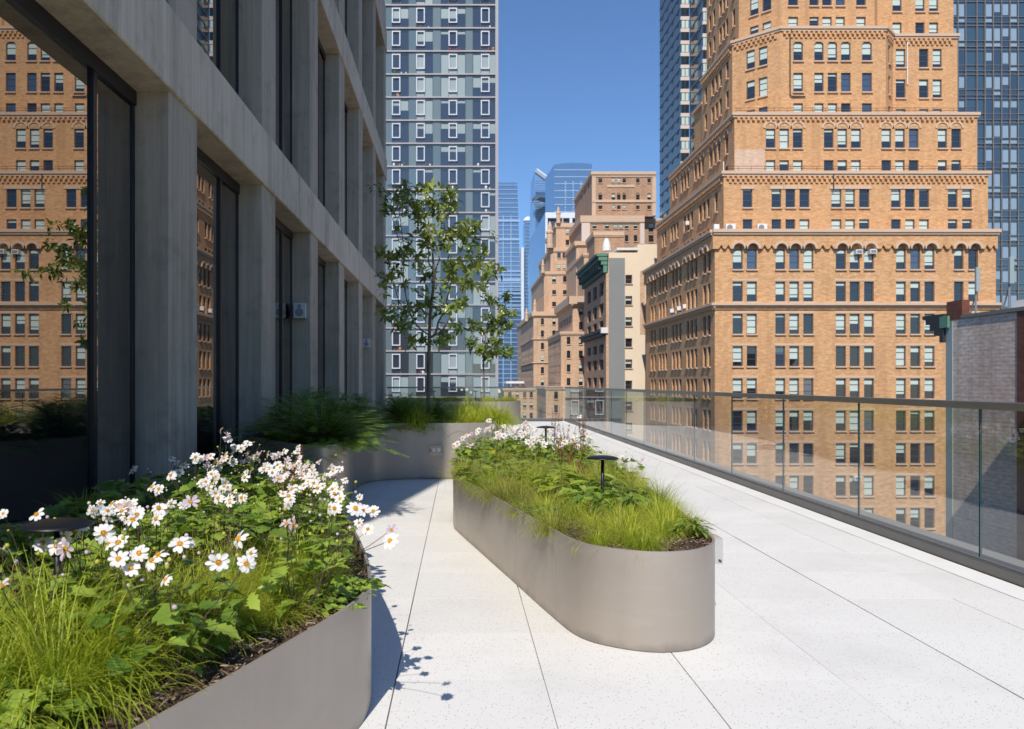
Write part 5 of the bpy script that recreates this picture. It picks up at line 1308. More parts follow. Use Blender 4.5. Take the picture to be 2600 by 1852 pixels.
F_white = [petal_mesh(600 + i, 8 + i % 4, 0.0305, rp.uniform(0.1, 0.4)) for i in range(8)] + [petal_mesh(640, 9, 0.032, 0.25, 'petal', False), petal_mesh(641, 8, 0.03, 0.55)]
F_pink = [petal_mesh(650 + i, 7, 0.030, 0.5, 'petal_pink') for i in range(2)]
def centre_mesh():
    m = MB(); rng = random.Random(9)
    for i in range(46):
        a = 2.4 * i; r_ = 0.0058 + 0.0030 * rng.random(); t = Vector((r_ * cos(a), r_ * sin(a), 0.0045 + 0.003 * rng.random()))
        m.tube([(0.55 * t.x, 0.55 * t.y, 0.001), tuple(t * 0.93)], 0.0003, 3, 0, None, False); m.lathe([(0.0, -0.0011), (0.0011, 0), (0.0, 0.0011)], 4, 0, tuple(t))
    m.lathe([(0.0040, 0.001), (0.0040, 0.0035), (0.003, 0.0055), (0.0, 0.0065)], 10, 1)
    m.lathe([(0.0092, 0.0012), (0.007, 0.0030), (0.0, 0.0034)], 14, 0)
    return mesh_of(m, 'flower_centre', ['stamen', 'pistil'])
F_ctr = centre_mesh()
def bud_mesh(mat):
    m = MB(); m.lathe([(0.0005, -0.001), (0.0045, 0.001), (0.006, 0.005), (0.0045, 0.009), (0.0005, 0.0115)], 8); return mesh_of(m, 'bud', mat, True)
F_bud = [bud_mesh('petal_pink'), bud_mesh('pistil')]
SUNV = Vector((-0.25, -0.85, 0.55))
def anemone(base, heads, label, group, fsc=1.0, leafn=26, lr=0.13, buds=4, stemmat='stem_brown', lmat='leaf_green', lh=1.0):
    """base: soil point; heads: flower positions in world space"""
    o = thing('anemone_plant', label, 'flower', base, 0, group); B = Vector(base)
    m = MB(); lf = MB()
    hv = []
    for hpos in heads:
        h = Vector(hpos) - B; hv.append(h)
        r0 = Vector((rp.gauss(0, 0.02), rp.gauss(0, 0.02), 0)); bend = Vector((rp.gauss(0, 0.02), rp.gauss(0, 0.02), 0))
        mid = r0.lerp(h, 0.5) + bend + Vector((-h.x * 0.12, -h.y * 0.12, 0.04 * h.length))
        pts = [r0, r0.lerp(mid, 0.55) + bend * 0.3, mid, mid.lerp(h, 0.6) + bend * 0.3, h]
        m.tube(pts, [0.0022 * fsc, 0.002 * fsc, 0.0017 * fsc, 0.0014 * fsc, 0.0012 * fsc], 4, 0, None, False)
        nb = 1 if rp.random() < 0.6 else 2
        for _ in range(nb):  # side stalks ending in buds, with a whorl of small leaves
            t = pts[2].lerp(pts[3], rp.random()); e = t + Vector((rp.gauss(0, 0.045), rp.gauss(0, 0.045), rp.uniform(0.05, 0.12)))
            m.tube([t, t.lerp(e, 0.6) + Vector((0, 0, 0.015)), e], 0.0009 * fsc, 3, 0, None, False)
            bd = put('bud', rp.choice(F_bud), o); bd.location = e; bd.scale = (fsc * rp.uniform(0.7, 1.2),) * 3; bd.rotation_euler = (rp.uniform(-0.8, 0.8), rp.uniform(-0.8, 0.8), 0)
            for _ in range(3): 
                a = rp.uniform(0, 6.28); lobed_leaf(lf, t, Vector((cos(a), sin(a), rp.uniform(0, 0.6))), Vector((0, 0, 1)), rp.uniform(0.03, 0.055), rp.uniform(0.025, 0.04), rp.uniform(-0.2, 0.4))
    for i in range(leafn):
        az = rp.uniform(0, 2*pi); r_ = lr * sqrt(rp.random()); z = rp.uniform(0.05, 0.24) * (1 - 0.3 * r_ / lr)
        z *= lh; c = Vector((r_ * cos(az), r_ * sin(az), z)); aa = az + rp.gauss(0, 1.0)
        lobed_leaf(lf, c, Vector((cos(aa), sin(aa), rp.uniform(-0.3, 0.35))), Vector((rp.gauss(0, 0.35), rp.gauss(0, 0.35), 1)), rp.uniform(0.045, 0.085), rp.uniform(0.04, 0.07), rp.uniform(-0.35, 0.4))
        if i % 2: m.tube([(c.x * 0.2, c.y * 0.2, 0), tuple(c)], 0.0013, 3, 0, None, False)
    m.build('stems', stemmat, o)['kind'] = 'stuff'; lf.build('foliage', lmat, o)['kind'] = 'stuff'
    for h in hv:
        pk = rp.random() < 0.16
        f = put('flower', rp.choice(F_pink if pk else F_white), o); f.location = h
        d = (SUNV + Vector((rp.gauss(0, 0.42), rp.gauss(0, 0.3), rp.gauss(0, 0.32)))).normalized()
        if rp.random() < 0.13: d = Vector((rp.gauss(0, 1), rp.gauss(0, 0.4), rp.uniform(0.0, 0.6))).normalized()
        q = d.to_track_quat('Z', 'Y').to_euler(); f.rotation_euler = q; q_ = fsc * (rp.uniform(0.62, 0.85) if rp.random() < 0.25 else rp.uniform(0.85, 1.12)); f.scale = (q_, q_ * rp.uniform(0.85, 1.0), q_ * rp.uniform(0.7, 1.5))
        put('flower_centre', F_ctr, f)
    return o
def cluster(points, radius):
    pts = list(points); out = []
    while pts:
        p = pts.pop(0); g = [p]
        for q in list(pts):
            if (Vector(q[:2]) - Vector(p[:2])).length < radius and len(g) < 4: g.append(q); pts.remove(q)
        out.append(g)
    return out
ORD = ['leftmost', 'second from the left', 'third from the left', 'fourth from the left', 'fifth from the left', 'sixth from the left', 'seventh from the left', 'eighth from the left', 'ninth from the left', 'tenth from the left', 'eleventh from the left', 'twelfth from the left']

# near planter: flower heads as seen in the photograph (crop 0..1000 x 1132..1852, scale 2.256)
FA = [(20,390),(210,395),(15,600),(10,810),(245,560),(325,575),(440,490),(380,590),(360,490),(610,495),(565,370),(615,375),(685,340),(755,335),(785,380),(760,430),(940,370),(895,420),(680,560),(1030,565),(805,645),(910,630),(680,650),(750,705),(950,770),(1410,675),(1440,615),(1250,670),(1370,535),(1090,325),(765,150),(1010,100),(1065,105),(985,160),(1025,155),(870,235),(1120,65),(1175,70),(1225,100),(1250,125),(1290,60),(1340,30),(1380,15),(1415,45),(1285,210),(1300,260),(1320,315),(1155,215),(1190,200),(1210,165),(1415,155),(1470,60),(1535,50),(1595,55),(1510,140),(1560,155),(1650,85),(1680,125),(1700,35),(1740,115),(1730,135),(1640,165),(1690,190),(1610,195),(1770,190),(1820,200),(1820,245),(1665,250),(1700,250),(1660,310),(1890,120),(1910,160),(1975,200),(1915,275),(1905,250),(1920,360),(2060,295),(2035,360),(2080,370),(2140,375),(2110,480),(2060,445),(2240,485),(2235,545),(1645,450),(1690,455),(1385,300),(1235,270),(1300,-60),(1440,80),(1590,110),(1760,150)]
heads = []
FA = FA + [(u + rp.uniform(-45, 45), v + rp.uniform(-30, 30)) for (u, v) in FA if v < 420 and 480 < u < 1950] + [(u + rp.uniform(-60, 60), v + rp.uniform(-25, 45)) for (u, v) in FA if 1050 < u < 1950 and v < 300] + [(u + rp.uniform(-70, 70), v + rp.uniform(-60, 40)) for (u, v) in FA if 300 < u < 1100 and 330 < v < 660]
for (u, v) in FA:
    px, py = u / 2.256, 1132 + v / 2.256
    zr_ = -0.44 + (0.06 if py > 1330 else 0) * 0 - max(0, (py - 1300)) * 0.00035 + rp.uniform(-0.02, 0.02)
    Y = min(5.3, max(1.6, -zr_ * F / (py - VY)))
    if px > 480: Y = min(Y, 0.93 * 2.229 / (0.209 - (px - VX) / F))
    x, y, z = at(px, py, Y); heads.append((x, y, z))
grp = cluster(sorted(heads, key=lambda p: p[1]), 0.26)
grp.sort(key=lambda g_: g_[0][1])
n_near = 0
for gi, g_ in enumerate(grp):
    cx = sum(p[0] for p in g_) / len(g_); cy = sum(p[1] for p in g_) / len(g_) + 0.02
    t = 0
    while not inside((cx, cy), PA_i, 0.13) and t < 30: cx = cx * 0.93 + (-1.25) * 0.07; cy = cy * 0.93 + 3.2 * 0.07; t += 1
    if cy < 2.4 and cx < -0.9: where = 'white anemone by the left frame edge of the near planter'
    elif cy < 2.9: where = 'large white anemone at the front of the near planter, among the bright grass'
    elif cx > -0.75: where = 'white anemone leaning over the right rim of the near planter'
    else: where = 'white anemone in the dense drift at the back of the near planter'
    anemone((cx, cy, SOIL), g_, where, 'anemones in the near planter', 0.97 if cy < 2.8 else 0.82, 30 if cx < -0.75 else 16, 0.16 if cx < -0.75 else 0.10, lh=1.0 if (cy < 2.9 or cx > -0.75) else 1.45)
# near planter: foliage between
def scatter(poly, n, box, marg, mind, rng):
    out = []; tries = 0
    while len(out) < n and tries < n * 60:
        tries += 1; p = (rng.uniform(box[0], box[1]), rng.uniform(box[2], box[3]))
        if inside(p, poly, marg) and all((Vector(p) - Vector(q)).length > mind for q in out): out.append(p)
    return out
for (x, y) in [p for p in scatter(PA_i, 46, (-2.2, -0.4, 2.9, 5.6), 0.08, 0.17, rp) if p[1] > 3.55 or p[0] < -1.05]:
    leafy(x, y, SOIL, L_lob, rp.uniform(0.9, 1.35), 'leafy green anemone clump filling the back of the near planter', 'leafy clumps in the near planter')
for (x, y) in scatter(PA_i, 14, (-1.7, -0.75, 1.7, 3.0), 0.16, 0.22, rp):
    leafy(x, y, SOIL, L_low, rp.uniform(0.8, 1.1), 'low lobed green leaves between the grass at the front of the near planter', 'low leaves in the near planter')
for (px, py, Y) in ((870, 1480, 2.90), (900, 1500, 2.78), (840, 1500, 2.72), (905, 1440, 2.95)):
    x, y, z = at(px, py, Y)
    if inside((x, y), PA_i, 0.03): leafy(x, y, SOIL, L_low, 0.62, 'bright lobed leaves at the right tip of the near planter', 'leaves at the tip of the near planter')
tg = [(-1.05,1.75,0.95),(-1.02,2.05,0.85),(-1.15,1.98,1.0),(-1.32,2.2,1.0),(-1.05,2.28,1.0),(-1.3,1.72,0.95),(-0.93,2.25,0.8),(-0.92,2.5,0.9),(-1.1,2.55,0.95),(-0.98,1.92,1.15),(-1.12,2.15,1.2),(-0.96,2.12,0.95),(-1.25,1.85,1.1),(-0.86,2.36,0.85),(-0.98,2.38,1.05),(-1.22,2.42,1.0),(-0.80,2.66,0.8),(-0.70,2.80,0.72),(-0.80,2.80,0.9),(-0.62,2.98,0.85),(-0.72,3.12,0.9),(-0.92,3.0,0.9),(-0.66,3.35,0.8),(-0.84,3.45,0.85),(-1.42,2.05,1.1),(-1.45,1.65,1.1),(-0.62,2.62,0.62),(-0.56,2.85,0.6),(-0.95,2.72,0.95),(-0.56,3.12,0.62),(-0.62,3.22,0.7),(-0.95,3.3,0.9),(-0.70,3.62,0.85),(-1.1,2.85,0.9),(-0.86,2.58,0.95),(-0.74,2.48,0.7)]
for (x, y, s_) in tg:
    big = y < 2.5
    tuft(x, y, SOIL, T_big if big else T_mid, s_ if big else s_ * 1.15, ('broad arching tuft of bright sedge at the front of the near planter' if big else 'fine sedge tuft near the right rim of the near planter'), 'sedge in the near planter', 0.5)
for (x, y) in scatter(PA_i, 10, (-2.1, -0.7, 3.4, 5.5), 0.1, 0.3, rp):
    tuft(x, y, SOIL, T_mid, rp.uniform(0.8, 1.1), 'sedge tuft half hidden among the anemones of the near planter', 'sedge in the near planter', 0.2)
for (x, y, s_) in ((-1.12, 2.2, 1.2), (-1.02, 2.28, 1.1)):
    leafy(x, y, SOIL, L_lob, s_, 'green lobed leaves hiding the stem of the large dark path light', 'low leaves in the near planter')
for (x, y, s_) in ((-0.95, 1.52, 0.7), (-1.04, 1.78, 0.8), (-1.12, 1.62, 0.8)):
    leafy(x, y, SOIL, L_lob, s_, 'green lobed leaves in the bottom left corner of the near planter', 'low leaves in the near planter')
# ---------- central planter
gB = [p for p in scatter(PB_i, 52, (0.0, 1.4, 3.6, 6.3), 0.06, 0.175, rp) if not (p[0] > 0.98 and p[1] < 3.95) and (p[1] > 4.3 or inside(p, PB_i, 0.12))]
for (x, y) in gB:
    near = y < 5.0
    if near:
        tuft(x, y, SOIL, T_mid, rp.uniform(0.62, 0.88), 'fine green sedge tuft near the rounded front of the central planter', 'sedge in the central planter', 0.45)
    else:
        tuft(x, y, SOIL, T_fine + T_mid[:2], rp.uniform(0.75, 1.0), 'olive sedge tuft in the middle of the central planter', 'sedge in the central planter', 0.8)
for (x, y) in scatter(PB_i, 26, (0.0, 1.42, 3.9, 6.6), 0.015, 0.22, rp):
    pass
edge = [q for i, q in enumerate(PB_i) if i % 6 == 0]
for (x, y) in edge:
    if 3.95 < y < 7.4:
        cxp, cyp = 0.72, y; x2, y2 = x * 0.93 + cxp * 0.07, y
        tuft(x2, y2, SOIL, T_fine, rp.uniform(0.6, 0.9), 'loose sedge spilling over the long rim of the central planter', 'sedge spilling over the central rim', 1.0)
for (x, y) in scatter(PB_i, 14, (0.1, 1.4, 6.3, 9.2), 0.08, 0.28, rp):
    tuft(x, y, SOIL, T_fine, rp.uniform(0.8, 1.0), 'olive sedge tuft at the back of the central planter', 'sedge in the central planter', 0.7)
for (px, py, Y, k_, lab) in ((1410, 1240, 5.3, L_spear, 'yellow-green spear-leaved plant in the middle of the central planter'), (1440, 1255, 5.1, L_spear, 'yellow-green spear-leaved plant in the middle of the central planter'), (1520, 1225, 5.2, L_spearg, 'green spear-leaved plant at the foot of the front path light'), (1545, 1240, 5.0, L_spearg, 'green spear-leaved plant at the foot of the front path light'), (1600, 1250, 4.75, L_spearg, 'dark green spear-leaved plant right of the front path light'), (1750, 1320, 4.05, L_spearg, 'small green leafy plant at the right rim near the outlet box'), (1385, 1325, 4.55, L_low, 'low rounded leaves at the left rim of the central planter'), (1500, 1260, 5.0, L_spearg, 'green spear-leaved plant at the foot of the front path light'), (1535, 1250, 4.7, L_spearg, 'green spear-leaved plant at the foot of the front path light')):
    x, y, z = at(px, py, Y)
    if inside((x, y), PB_i, 0.03): leafy(x, y, SOIL, k_, 0.8 if (k_ is L_low or px > 1700) else 1.25, lab, 'spear-leaved plants in the central planter')
for (x, y) in scatter(PB_i, 52, (0.0, 1.15, 5.7, 8.7), 0.07, 0.155, rp):
    leafy(x, y, SOIL, L_lime + L_low, rp.uniform(0.9, 1.3), 'lime green lobed leaves below the flowers of the central planter', 'lime leaves in the central planter')
FB = [(360,370),(310,420),(440,360),(235,500),(440,510),(545,420),(545,300),(650,300),(700,300),(690,160),(790,410),(860,320),(905,380),(905,240),(1020,280),(1080,260),(1070,410),(1150,340),(1200,260),(1260,240),(1300,290),(1330,540),(1540,310),(1490,510),(1600,430),(1620,570),(1720,520),(1940,390),(2050,490),(1960,540),(2000,100),(2140,390),(1260,470),(1390,440),(1130,300),(1040,330),(1240,330),(520,340),(960,300),(1180,400),(1900,440),(1780,470)]
hb = []
FB = FB + [(u + rp.uniform(-60, 60), v + rp.uniform(-60, 30)) for (u, v) in FB if rp.random() < 0.6]
for (u, v) in FB:
    px, py = 1120 + u / 5.7, 1040 + v / 5.7; Y = min(8.95, max(7.3, 0.56 * F / (py - VY) + rp.uniform(-0.25, 0.25))); hb.append(at(px, py, Y))
for g_ in cluster(sorted(hb, key=lambda p: p[0]), 0.24):
    cx = sum(p[0] for p in g_) / len(g_); cy = sum(p[1] for p in g_) / len(g_); t = 0
    while not inside((cx, cy), PB_i, 0.07) and t < 40: cx = cx * 0.94 + 0.7 * 0.06; cy = cy * 0.94 + 7.8 * 0.06; t += 1
    anemone((cx, cy, SOIL), g_, 'white anemone in the drift at the back of the central planter', 'anemones in the central planter', 1.22, 34, 0.17)
hr = [at(1581, 1163, 6.2), at(1596, 1166, 6.1), at(1631, 1169, 6.2), at(1566, 1175, 6.3)]
anemone((1.28, 6.2, SOIL), hr, 'small anemone with faded flowers at the right rim, just behind the front path light', 'anemones in the central planter', 0.95, 40, 0.15)
def seed_plant(x, y, z, h, n, label, group):
    """rusty plumes on thin stems"""
    o = thing('seed_plume_plant', label, 'plant', (x, y, z), 0, group); m = MB(); s = MB()
    for i in range(n):
        a = rp.uniform(0, 6.28); tip = Vector((cos(a) * 0.07 * rp.random(), sin(a) * 0.07 * rp.random(), h * rp.uniform(0.65, 1.1))); b0 = tip * 0.05; b0.z = 0
        m.tube([b0, b0.lerp(tip, 0.5) + Vector((0, 0, 0.02)), tip], 0.0011, 3, 0, None, False)
        for j in range(26):
            f = rp.uniform(0.5, 1.0); q = b0.lerp(tip, f); L = 0.03 * (1.15 - f) + 0.006; aa = rp.uniform(0, 6.28); e = q + Vector((cos(aa) * L, sin(aa) * L, L * 0.9))
            s.tube([q, e], [0.0022, 0.0009], 3, 0, None, False)
    m.build('stems', 'stem_brown', o)['kind'] = 'stuff'; s.build('plumes', 'seed_rust', o)['kind'] = 'stuff'
for (px, py, Y, h) in ((1437, 1150, 7.4, 0.42), (1425, 1165, 7.0, 0.34), (1470, 1155, 7.2, 0.34), (1408, 1120, 8.3, 0.55), (1475, 1210, 6.0, 0.2), (1450, 1180, 6.6, 0.26), (1480, 1120, 8.2, 0.5)):
    x, y, z = at(px, py, Y); seed_plant(x, y, SOIL, h, 6, 'rust brown seed plumes in the middle of the central planter', 'rusty plumes in the central planter')
for (x, y) in ((-0.82, 3.7), (-1.0, 4.6), (-1.02, 5.1)): seed_plant(x, y, SOIL, 0.40, 5, 'rust brown seed plumes behind the anemones of the near planter', 'rusty plumes in the near planter')

# ---------- shaded spreading shrubs and grasses in the tall planter
def yew_mesh(seed, n, R, h, needle=0.034):
    rng = random.Random(seed); m = MB(); st = MB()
    for i in range(n):
        az = rng.uniform(0, 2*pi); el = rng.uniform(0.05, 1.45); L = R * rng.uniform(0.45, 1.15); d = Vector((cos(az) * cos(el), sin(az) * cos(el), sin(el) * h / R))
        p0 = Vector((0, 0, 0.02)); pts = []
        for j in range(7):
            f = j / 6; pts.append(p0 + d * L * f + Vector((0, 0, -0.20 * L * f * f)))
        m.tube(pts, [0.004 * (1 - 0.7 * j / 6) for j in range(7)], 3, 1, None, False)
        for j in range(1, 7):
            for q in range(2):
                c = pts[j - 1].lerp(pts[j], rng.random()); dd = (pts[j] - pts[j-1]).normalized(); s = dd.cross(ZV).normalized() * (1 if q else -1)
                e = c + (dd * 0.8 + s * 0.9).normalized() * rng.uniform(0.09, 0.20) + Vector((0, 0, -0.045)); tn = rng.uniform(-0.4, 0.5)
                K = 9
                for k in range(K):
                    f = (k + 1) / K; c2 = c.lerp(e, f); t2 = (e - c).normalized(); s2 = t2.cross(ZV).normalized()
                    for sg in (-1, 1):
                        dn = (t2 * 0.55 + s2 * sg).normalized(); tip = c2 + dn * needle * rng.uniform(0.7, 1.1) + Vector((0, 0, -0.006)); wv = t2 * 0.0042
                        m.add([c2 - wv, c2 + wv, tip + wv * 0.3, tip - wv * 0.3], [(0, 1, 2, 3)], 0, tn)
    return mesh_of(m, 'foliage', ['yew_leaf', 'stem_brown'])
Y_m = [yew_mesh(700 + i, 120, 0.50, 0.56) for i in range(3)]
ylab = ['large dark feathery shrub bulging over the near end of the tall planter', 'dark feathery shrub low against the piers at the near end of the tall planter', 'dark feathery shrub spilling over the curved wall of the tall planter', 'dark feathery shrub in the shade behind the large one', 'dark feathery shrub beside the foot of the larger trunk', 'dark feathery shrub deep in the shade by the glass', 'dark feathery shrub midway along the straight wall of the tall planter', 'dark feathery shrub at the inner curve of the tall planter', 'dark feathery shrub just left of the sunlit sedge', 'low dark feathery shrub in front of the larger trunk']
for i, (x, y, s_) in enumerate(((-1.20, 6.80, 1.0), (-1.62, 7.4, 0.9), (-0.72, 10.06, 0.9), (-1.45, 8.6, 1.15), (-0.85, 10.9, 0.9), (-1.8, 9.6, 1.1), (-1.32, 7.9, 0.9), (-1.28, 9.25, 0.95), (-0.38, 10.3, 0.75), (-0.62, 10.5, 0.8))):
    o = thing('yew_shrub', ylab[i], 'shrub', (x, y, 0.645), rp.uniform(0, 6), 'dark shrubs in the tall planter'); b = put('foliage', Y_m[i % 3], o); b.scale = (s_ * 1.15, s_ * 1.15, s_ * 0.85); b['kind'] = 'stuff'
for (x, y) in scatter(PC_i, 16, (-2.1, -0.5, 6.4, 13), 0.1, 0.4, rp):
    leafy(x, y, 0.645, L_lob, rp.uniform(1.1, 1.5), 'shaded green leaves under the shrubs of the tall planter', 'shaded leaves in the tall planter')
for (x, y) in scatter(PC_i, 44, (-0.75, 0.6, 9.85, 13.6), 0.02, 0.18, rp):
    tuft(x, y, 0.645, T_mid + T_big[:2], rp.uniform(1.0, 1.4), 'lush sedge tuft around the larger tree, at the right end of the tall planter', 'sedge in the tall planter', 0.2)
for (x, y) in scatter(PD_i, 26, (-1.6, 1.7, 22.2, 24.3), 0.05, 0.25, rp):
    tuft(x, y, 0.625, T_mid, rp.uniform(0.9, 1.3), 'sedge tuft in the far planter by the end railing', 'sedge in the far planter', 0.4)
hd = [at(px, py, 23.0) for (px, py) in ((1148, 975), (1156, 985), (1165, 978), (1142, 990), (1172, 990), (1185, 990), (1195, 997))]
for g_ in cluster(hd, 0.2):
    anemone((g_[0][0], 23.1, 0.625), g_, 'pale anemone in the far planter, left of the smaller trunk', 'anemones in the far planter', 1.4, 16, 0.15)

# ---------- trees
def tree(name, label, base, trunk, limbs, clusters, Yc, yspread, leafL, leafW, nleaf, r0, seed, dense=1):
    rng = random.Random(seed); o = thing(name, label, 'tree', base); B = Vector(base); m = MB(); nodes = []
    tp = [Vector(p) - B for p in trunk]; tp = catmull(tp, 4, False); K = len(tp)
    m.tube(tp, [r0 * (1 - 0.72 * i / (K - 1)) for i in range(K)], 9); nodes += [(p, r0 * (1 - 0.72 * i / (K - 1))) for i, p in enumerate(tp) if i > K * 0.25]
    for (pts, r_) in limbs:
        q = catmull([Vector(p) - B for p in pts], 5, False); K = len(q)
        m.tube(q, [r_ * (1 - 0.65 * i / (K - 1)) for i in range(K)], 7); nodes += [(p, r_ * (1 - 0.65 * i / (K - 1))) for i, p in enumerate(q) if i > 1]
    lf = MB(); cl = []
    for (px, py) in clusters:
        Y = Yc + rng.gauss(0, yspread); cl.append(Vector(at(px, py, Y)) - B)
    cl.sort(key=lambda p: min((p - q[0]).length for q in nodes))
    for p in cl:
        best = min(nodes, key=lambda q: (p - q[0]).length * (1.0 if q[0].z < p.z + 0.05 else 1.7)); a, ra_ = best
        mid = a.lerp(p, 0.5) + Vector((rng.gauss(0, 0.04), rng.gauss(0, 0.04), -0.04 + rng.gauss(0, 0.02))); rr = min(ra_ * 0.7, 0.011)
        m.tube([a, a.lerp(mid, 0.6), mid, mid.lerp(p, 0.6), p], [rr, rr * 0.85, rr * 0.7, rr * 0.5, rr * 0.35], 5, 0, None, False)
        nodes += [(mid, rr * 0.7), (p, rr * 0.45)]
        tn0 = rng.uniform(-0.35, 0.45)
        for w in range(dense):
            c = p + (Vector((rng.gauss(0, 0.07), rng.gauss(0, 0.09), rng.gauss(0, 0.07))) if w else Vector((0, 0, 0)))
            if w: m.tube([mid.lerp(p, 0.7), c], 0.0025, 3, 0, None, False)
            d0 = (p - mid).normalized()
            for k in range(nleaf):
                a_ = 2.4 * k + rng.random(); f = rng.uniform(-0.2, 0.9); s = d0.orthogonal().normalized(); t_ = d0.cross(s)
                d = (s * cos(a_) + t_ * sin(a_)) * rng.uniform(0.5, 1.0) + d0 * f + Vector((rng.gauss(0, 0.25), rng.gauss(0, 0.25), -0.2 + rng.gauss(0, 0.25))); st = c - d0 * rng.uniform(0, 0.15)
                simple_leaf(lf, st, d, d0 + Vector((rng.gauss(0, 0.3), rng.gauss(0, 0.3), rng.gauss(0, 0.3) + 0.4)), leafL * rng.uniform(0.65, 1.15), leafW * rng.uniform(0.8, 1.2), tn0 + rng.uniform(-0.25, 0.25), 0.14, 0.25)
    m.build('trunk', 'bark', o, True); lf.build('crown', 'tree_leaf', o, True)['kind'] = 'stuff'
    return o
z5 = [(170,110),(130,200),(230,230),(330,200),(500,60),(470,150),(430,260),(560,250),(580,330),(500,420),(260,420),(350,430),(380,330),(750,90),(850,80),(920,110),(700,190),(820,230),(900,320),(760,320),(700,420),(850,430),(1090,130),(1150,90),(1220,190),(1200,260),(1270,330),(1180,350),(1300,430),(1080,310),(780,540),(900,480),(1010,500),(1060,540),(700,560),(640,490),(740,700),(850,740),(960,690),(1370,600),(1400,700),(1480,660),(1560,640),(1560,720),(1480,820),(1540,860),(1330,760),(1230,790),(1180,860),(1090,830),(980,870),(860,850),(780,860),(730,930),(880,950),(1020,960),(1210,950),(1300,860),(1400,880),(1660,920),(1640,1020),(1440,960),(1520,1000),(1510,1110),(1560,1150),(150,960),(160,1050),(230,1100),(280,1180),(340,1140),(620,950),(560,1040),(450,1040),(620,1100),(480,1100),(380,640),(620,810),(490,1260),(280,1320),(430,1350),(730,1210),(700,1260),(780,1260),(180,1440),(150,1540),(300,1420),(330,1520),(700,1590),(1160,1200),(1260,1190),(1320,1150),(1120,1290),(1280,1300),(1380,1280),(1450,1320),(1640,1230),(1730,1290),(1690,1370),(1870,1270),(1880,1350),(1580,1290),(1120,1390),(1240,1410),(1350,1400),(1480,1400),(1080,1500),(1180,1510),(1300,1480),(1330,1570),(1470,1520),(1530,1580),(870,1390),(870,1490)]
z6 = [(230,250),(190,330),(280,340),(320,300),(480,150),(560,200),(690,190),(740,230),(800,160),(890,130),(940,90),(820,30),(590,280),(590,350),(480,420),(560,450),(1090,270),(1170,260),(1330,190),(1290,230),(1370,250),(1250,150),(600,700),(640,730),(720,700),(480,540),(930,750),(1040,660),(1120,650),(1190,700),(1060,780),(1310,490),(1330,550)]
CL1 = [(940 + u / 5.7, 450 + v / 5.7) for u, v in z5] + [(940 + u / 5.7, 735 + v / 5.7) for u, v in z6]
YT1 = 11.4
Q = lambda u, v, dy=0.0: at(940 + u / 5.7, 735 + v / 5.7, YT1 + dy)
q5 = lambda u, v, dy=0.0: at(940 + u / 5.7, 450 + v / 5.7, YT1 + dy)
tree('magnolia_tree', 'larger young tree with glossy leaves, its trunk rising from the tall planter', (at(1087, 1060, YT1)[0], YT1, 0.62),
     [(at(1087, 1060, YT1)[0], YT1, 0.60), Q(845, 1300), Q(850, 950), Q(858, 650), Q(870, 350), q5(915, 1590), q5(920, 1400), q5(910, 1200), q5(890, 1000), q5(860, 800), q5(840, 600)],
     [([Q(862, 700), Q(930, 660, -.05), Q(970, 560, -.1), Q(985, 480, -.1), Q(1060, 330, -.1), Q(1110, 150, -.15), Q(1150, 0, -.15), q5(1200, 1400, -.2)], 0.020),
      ([Q(890, 680), Q(980, 640, .1), Q(1080, 540, .2), Q(1150, 400, .25), Q(1200, 230, .25), q5(1330, 1450, .3)], 0.014),
      ([q5(935, 1450), q5(960, 1300, .1), q5(1000, 1200, .1), q5(990, 1080, .15), q5(1060, 850, .2), q5(1080, 600, .2)], 0.015),
      ([q5(925, 1350), q5(850, 1250, -.1), q5(845, 1100, -.15), q5(835, 950, -.2)], 0.013),
      ([Q(850, 660), Q(760, 600, .1), Q(640, 480, .2), Q(560, 280, .2), q5(480, 1500, .25), q5(490, 1100, .25), q5(430, 600, .3), q5(420, 400, .3)], 0.012),
      ([Q(800, 630, .1), Q(640, 560, 0), Q(480, 530, -.1)], 0.008),
      ([Q(600, 380, .2), Q(430, 200, .1), q5(330, 1500, .1), q5(220, 1200, 0)], 0.009),
      ([q5(430, 950, .25), q5(370, 780, .2), q5(310, 560, .2), q5(260, 350, .2)], 0.007)],
     CL1, YT1, 0.34, 0.118, 0.042, 8, 0.032, 5, 2)
z2 = [(1640,130),(1700,120),(1760,160),(1850,120),(1950,100),(1980,130),(1900,250),(1950,280),(1900,330),(2010,350),(2090,330),(1990,430),(2040,500),(1890,500),(1440,430),(1470,500),(1590,490),(1560,540),(1720,370),(1770,410),(1640,380),(1600,600),(1870,600),(1790,560),(1800,670),(1850,740),(1780,740),(1440,790),(1480,760),(1520,700),(1580,830),(1660,870),(1740,850),(1820,800),(1560,890),(1540,930),(1700,960),(1660,950),(1760,920),(1830,910),(1910,930),(1980,920),(2040,900),(1390,790),(1680,560),(1740,480),(1700,700),(1620,760),(1930,420),(1840,460)]
YT2 = 23.1
R_ = lambda u, v, dy=0.0: at(940 + u / 5.7, 735 + v / 5.7, YT2 + dy)
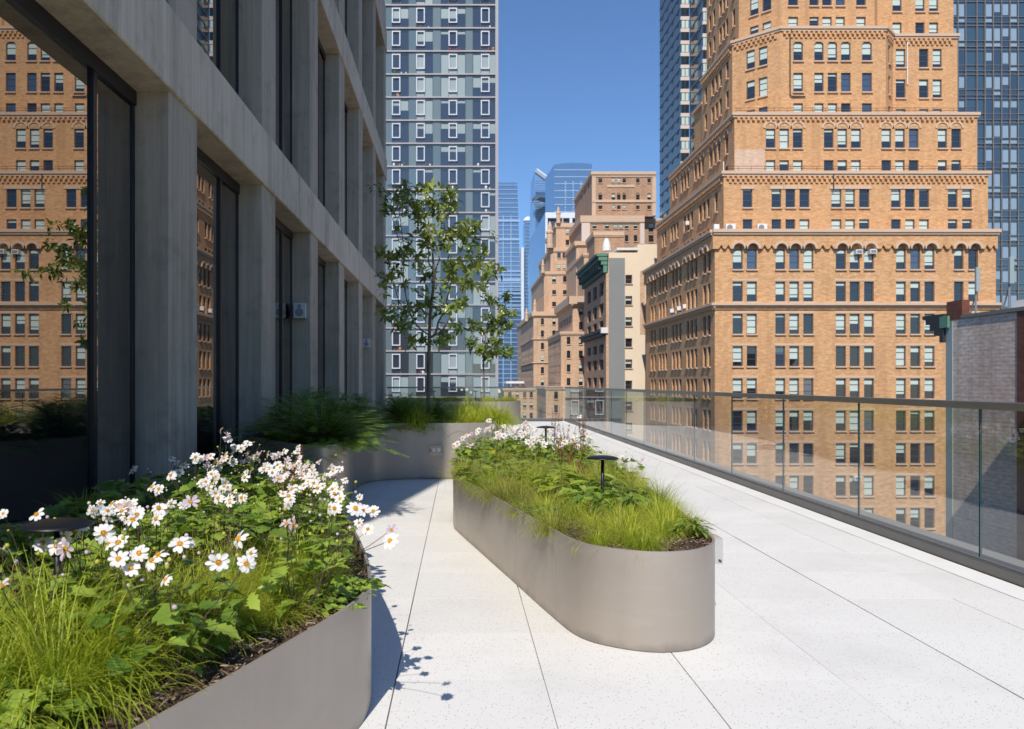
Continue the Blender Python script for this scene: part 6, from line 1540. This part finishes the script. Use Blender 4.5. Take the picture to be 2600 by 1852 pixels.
tree('magnolia_tree', 'smaller young tree in the far planter, right of the larger tree', (R_(1648, 1480)[0], YT2, 0.60),
     [(R_(1648, 1480)[0], YT2, 0.58), R_(1645, 1350), R_(1640, 1100), R_(1660, 800), R_(1690, 550), R_(1740, 350), R_(1790, 200)],
     [([R_(1650, 950), R_(1560, 800, -.1), R_(1480, 600, -.1), R_(1450, 450, -.1)], 0.014), ([R_(1650, 900), R_(1780, 780, .1), R_(1900, 560, .1), R_(1960, 300, .1)], 0.016), ([R_(1645, 1000), R_(1800, 950, -.1), R_(2000, 910, -.1)], 0.01)],
     [(940 + u / 5.7, 735 + v / 5.7) for u, v in z2], YT2, 0.40, 0.17, 0.062, 12, 0.030, 8, 2)
# ================================================================== labels that single out each of many look-alikes
NOUN = {'grass_tuft': 'sedge tuft', 'leafy_plant': 'leafy clump', 'anemone_plant': 'white anemone', 'seed_plume_plant': 'rusty plume plant'}
NTH = ['first', 'second', 'third', 'fourth', 'fifth', 'sixth', 'seventh', 'eighth', 'ninth', 'tenth', 'eleventh', 'twelfth']
PLC = [('near planter', PA_i), ('central planter', PB_i), ('tall planter', PC_i), ('far planter', PD_i)]
bins = {}
for o in list(COL.objects):
    if o.parent is None and 'label' in o and o.name.split('.')[0] in NOUN:
        k = o.name.split('.')[0]; p = (o.location.x, o.location.y)
        pl_ = min(PLC, key=lambda q: 0 if inside(p, q[1]) else min((Vector(p) - Vector(r_)).length for r_ in q[1]) + 0.001)[0]
        bins.setdefault((k, pl_), []).append(o)
for (k, pl_), obs in bins.items():
    obs.sort(key=lambda o: o.location.y); n = len(obs); rows = max(1, min(12, int(round(sqrt(n) * 0.9)))); per = -(-n // rows)
    for r_ in range(rows):
        row = sorted(obs[r_ * per:(r_ + 1) * per], key=lambda o: o.location.x)
        for i, o in enumerate(row):
            o['label'] = f"{NOUN[k]}, {NTH[min(i, 11)]} from left in {NTH[r_]} row from the front of the {pl_}"
# ================================================================== city haze
m = MB(); m.box(-700, 900, -60, 720, -44.5, 146)
hm = bpy.data.materials.new('haze'); hm.use_nodes = True; hn = hm.node_tree; hn.nodes.clear()
ho = hn.nodes.new('ShaderNodeOutputMaterial'); hv_ = hn.nodes.new('ShaderNodeVolumePrincipled')
hv_.inputs['Color'].default_value = (0.78, 0.92, 1.0, 1); hv_.inputs['Density'].default_value = 0.00018; hv_.inputs['Anisotropy'].default_value = 0.2
hn.links.new(hv_.outputs[0], ho.inputs['Volume']); MATS['haze'] = hm
tag(m.build('haze', 'haze'), kind='stuff')
S.cycles.volume_bounces = 0
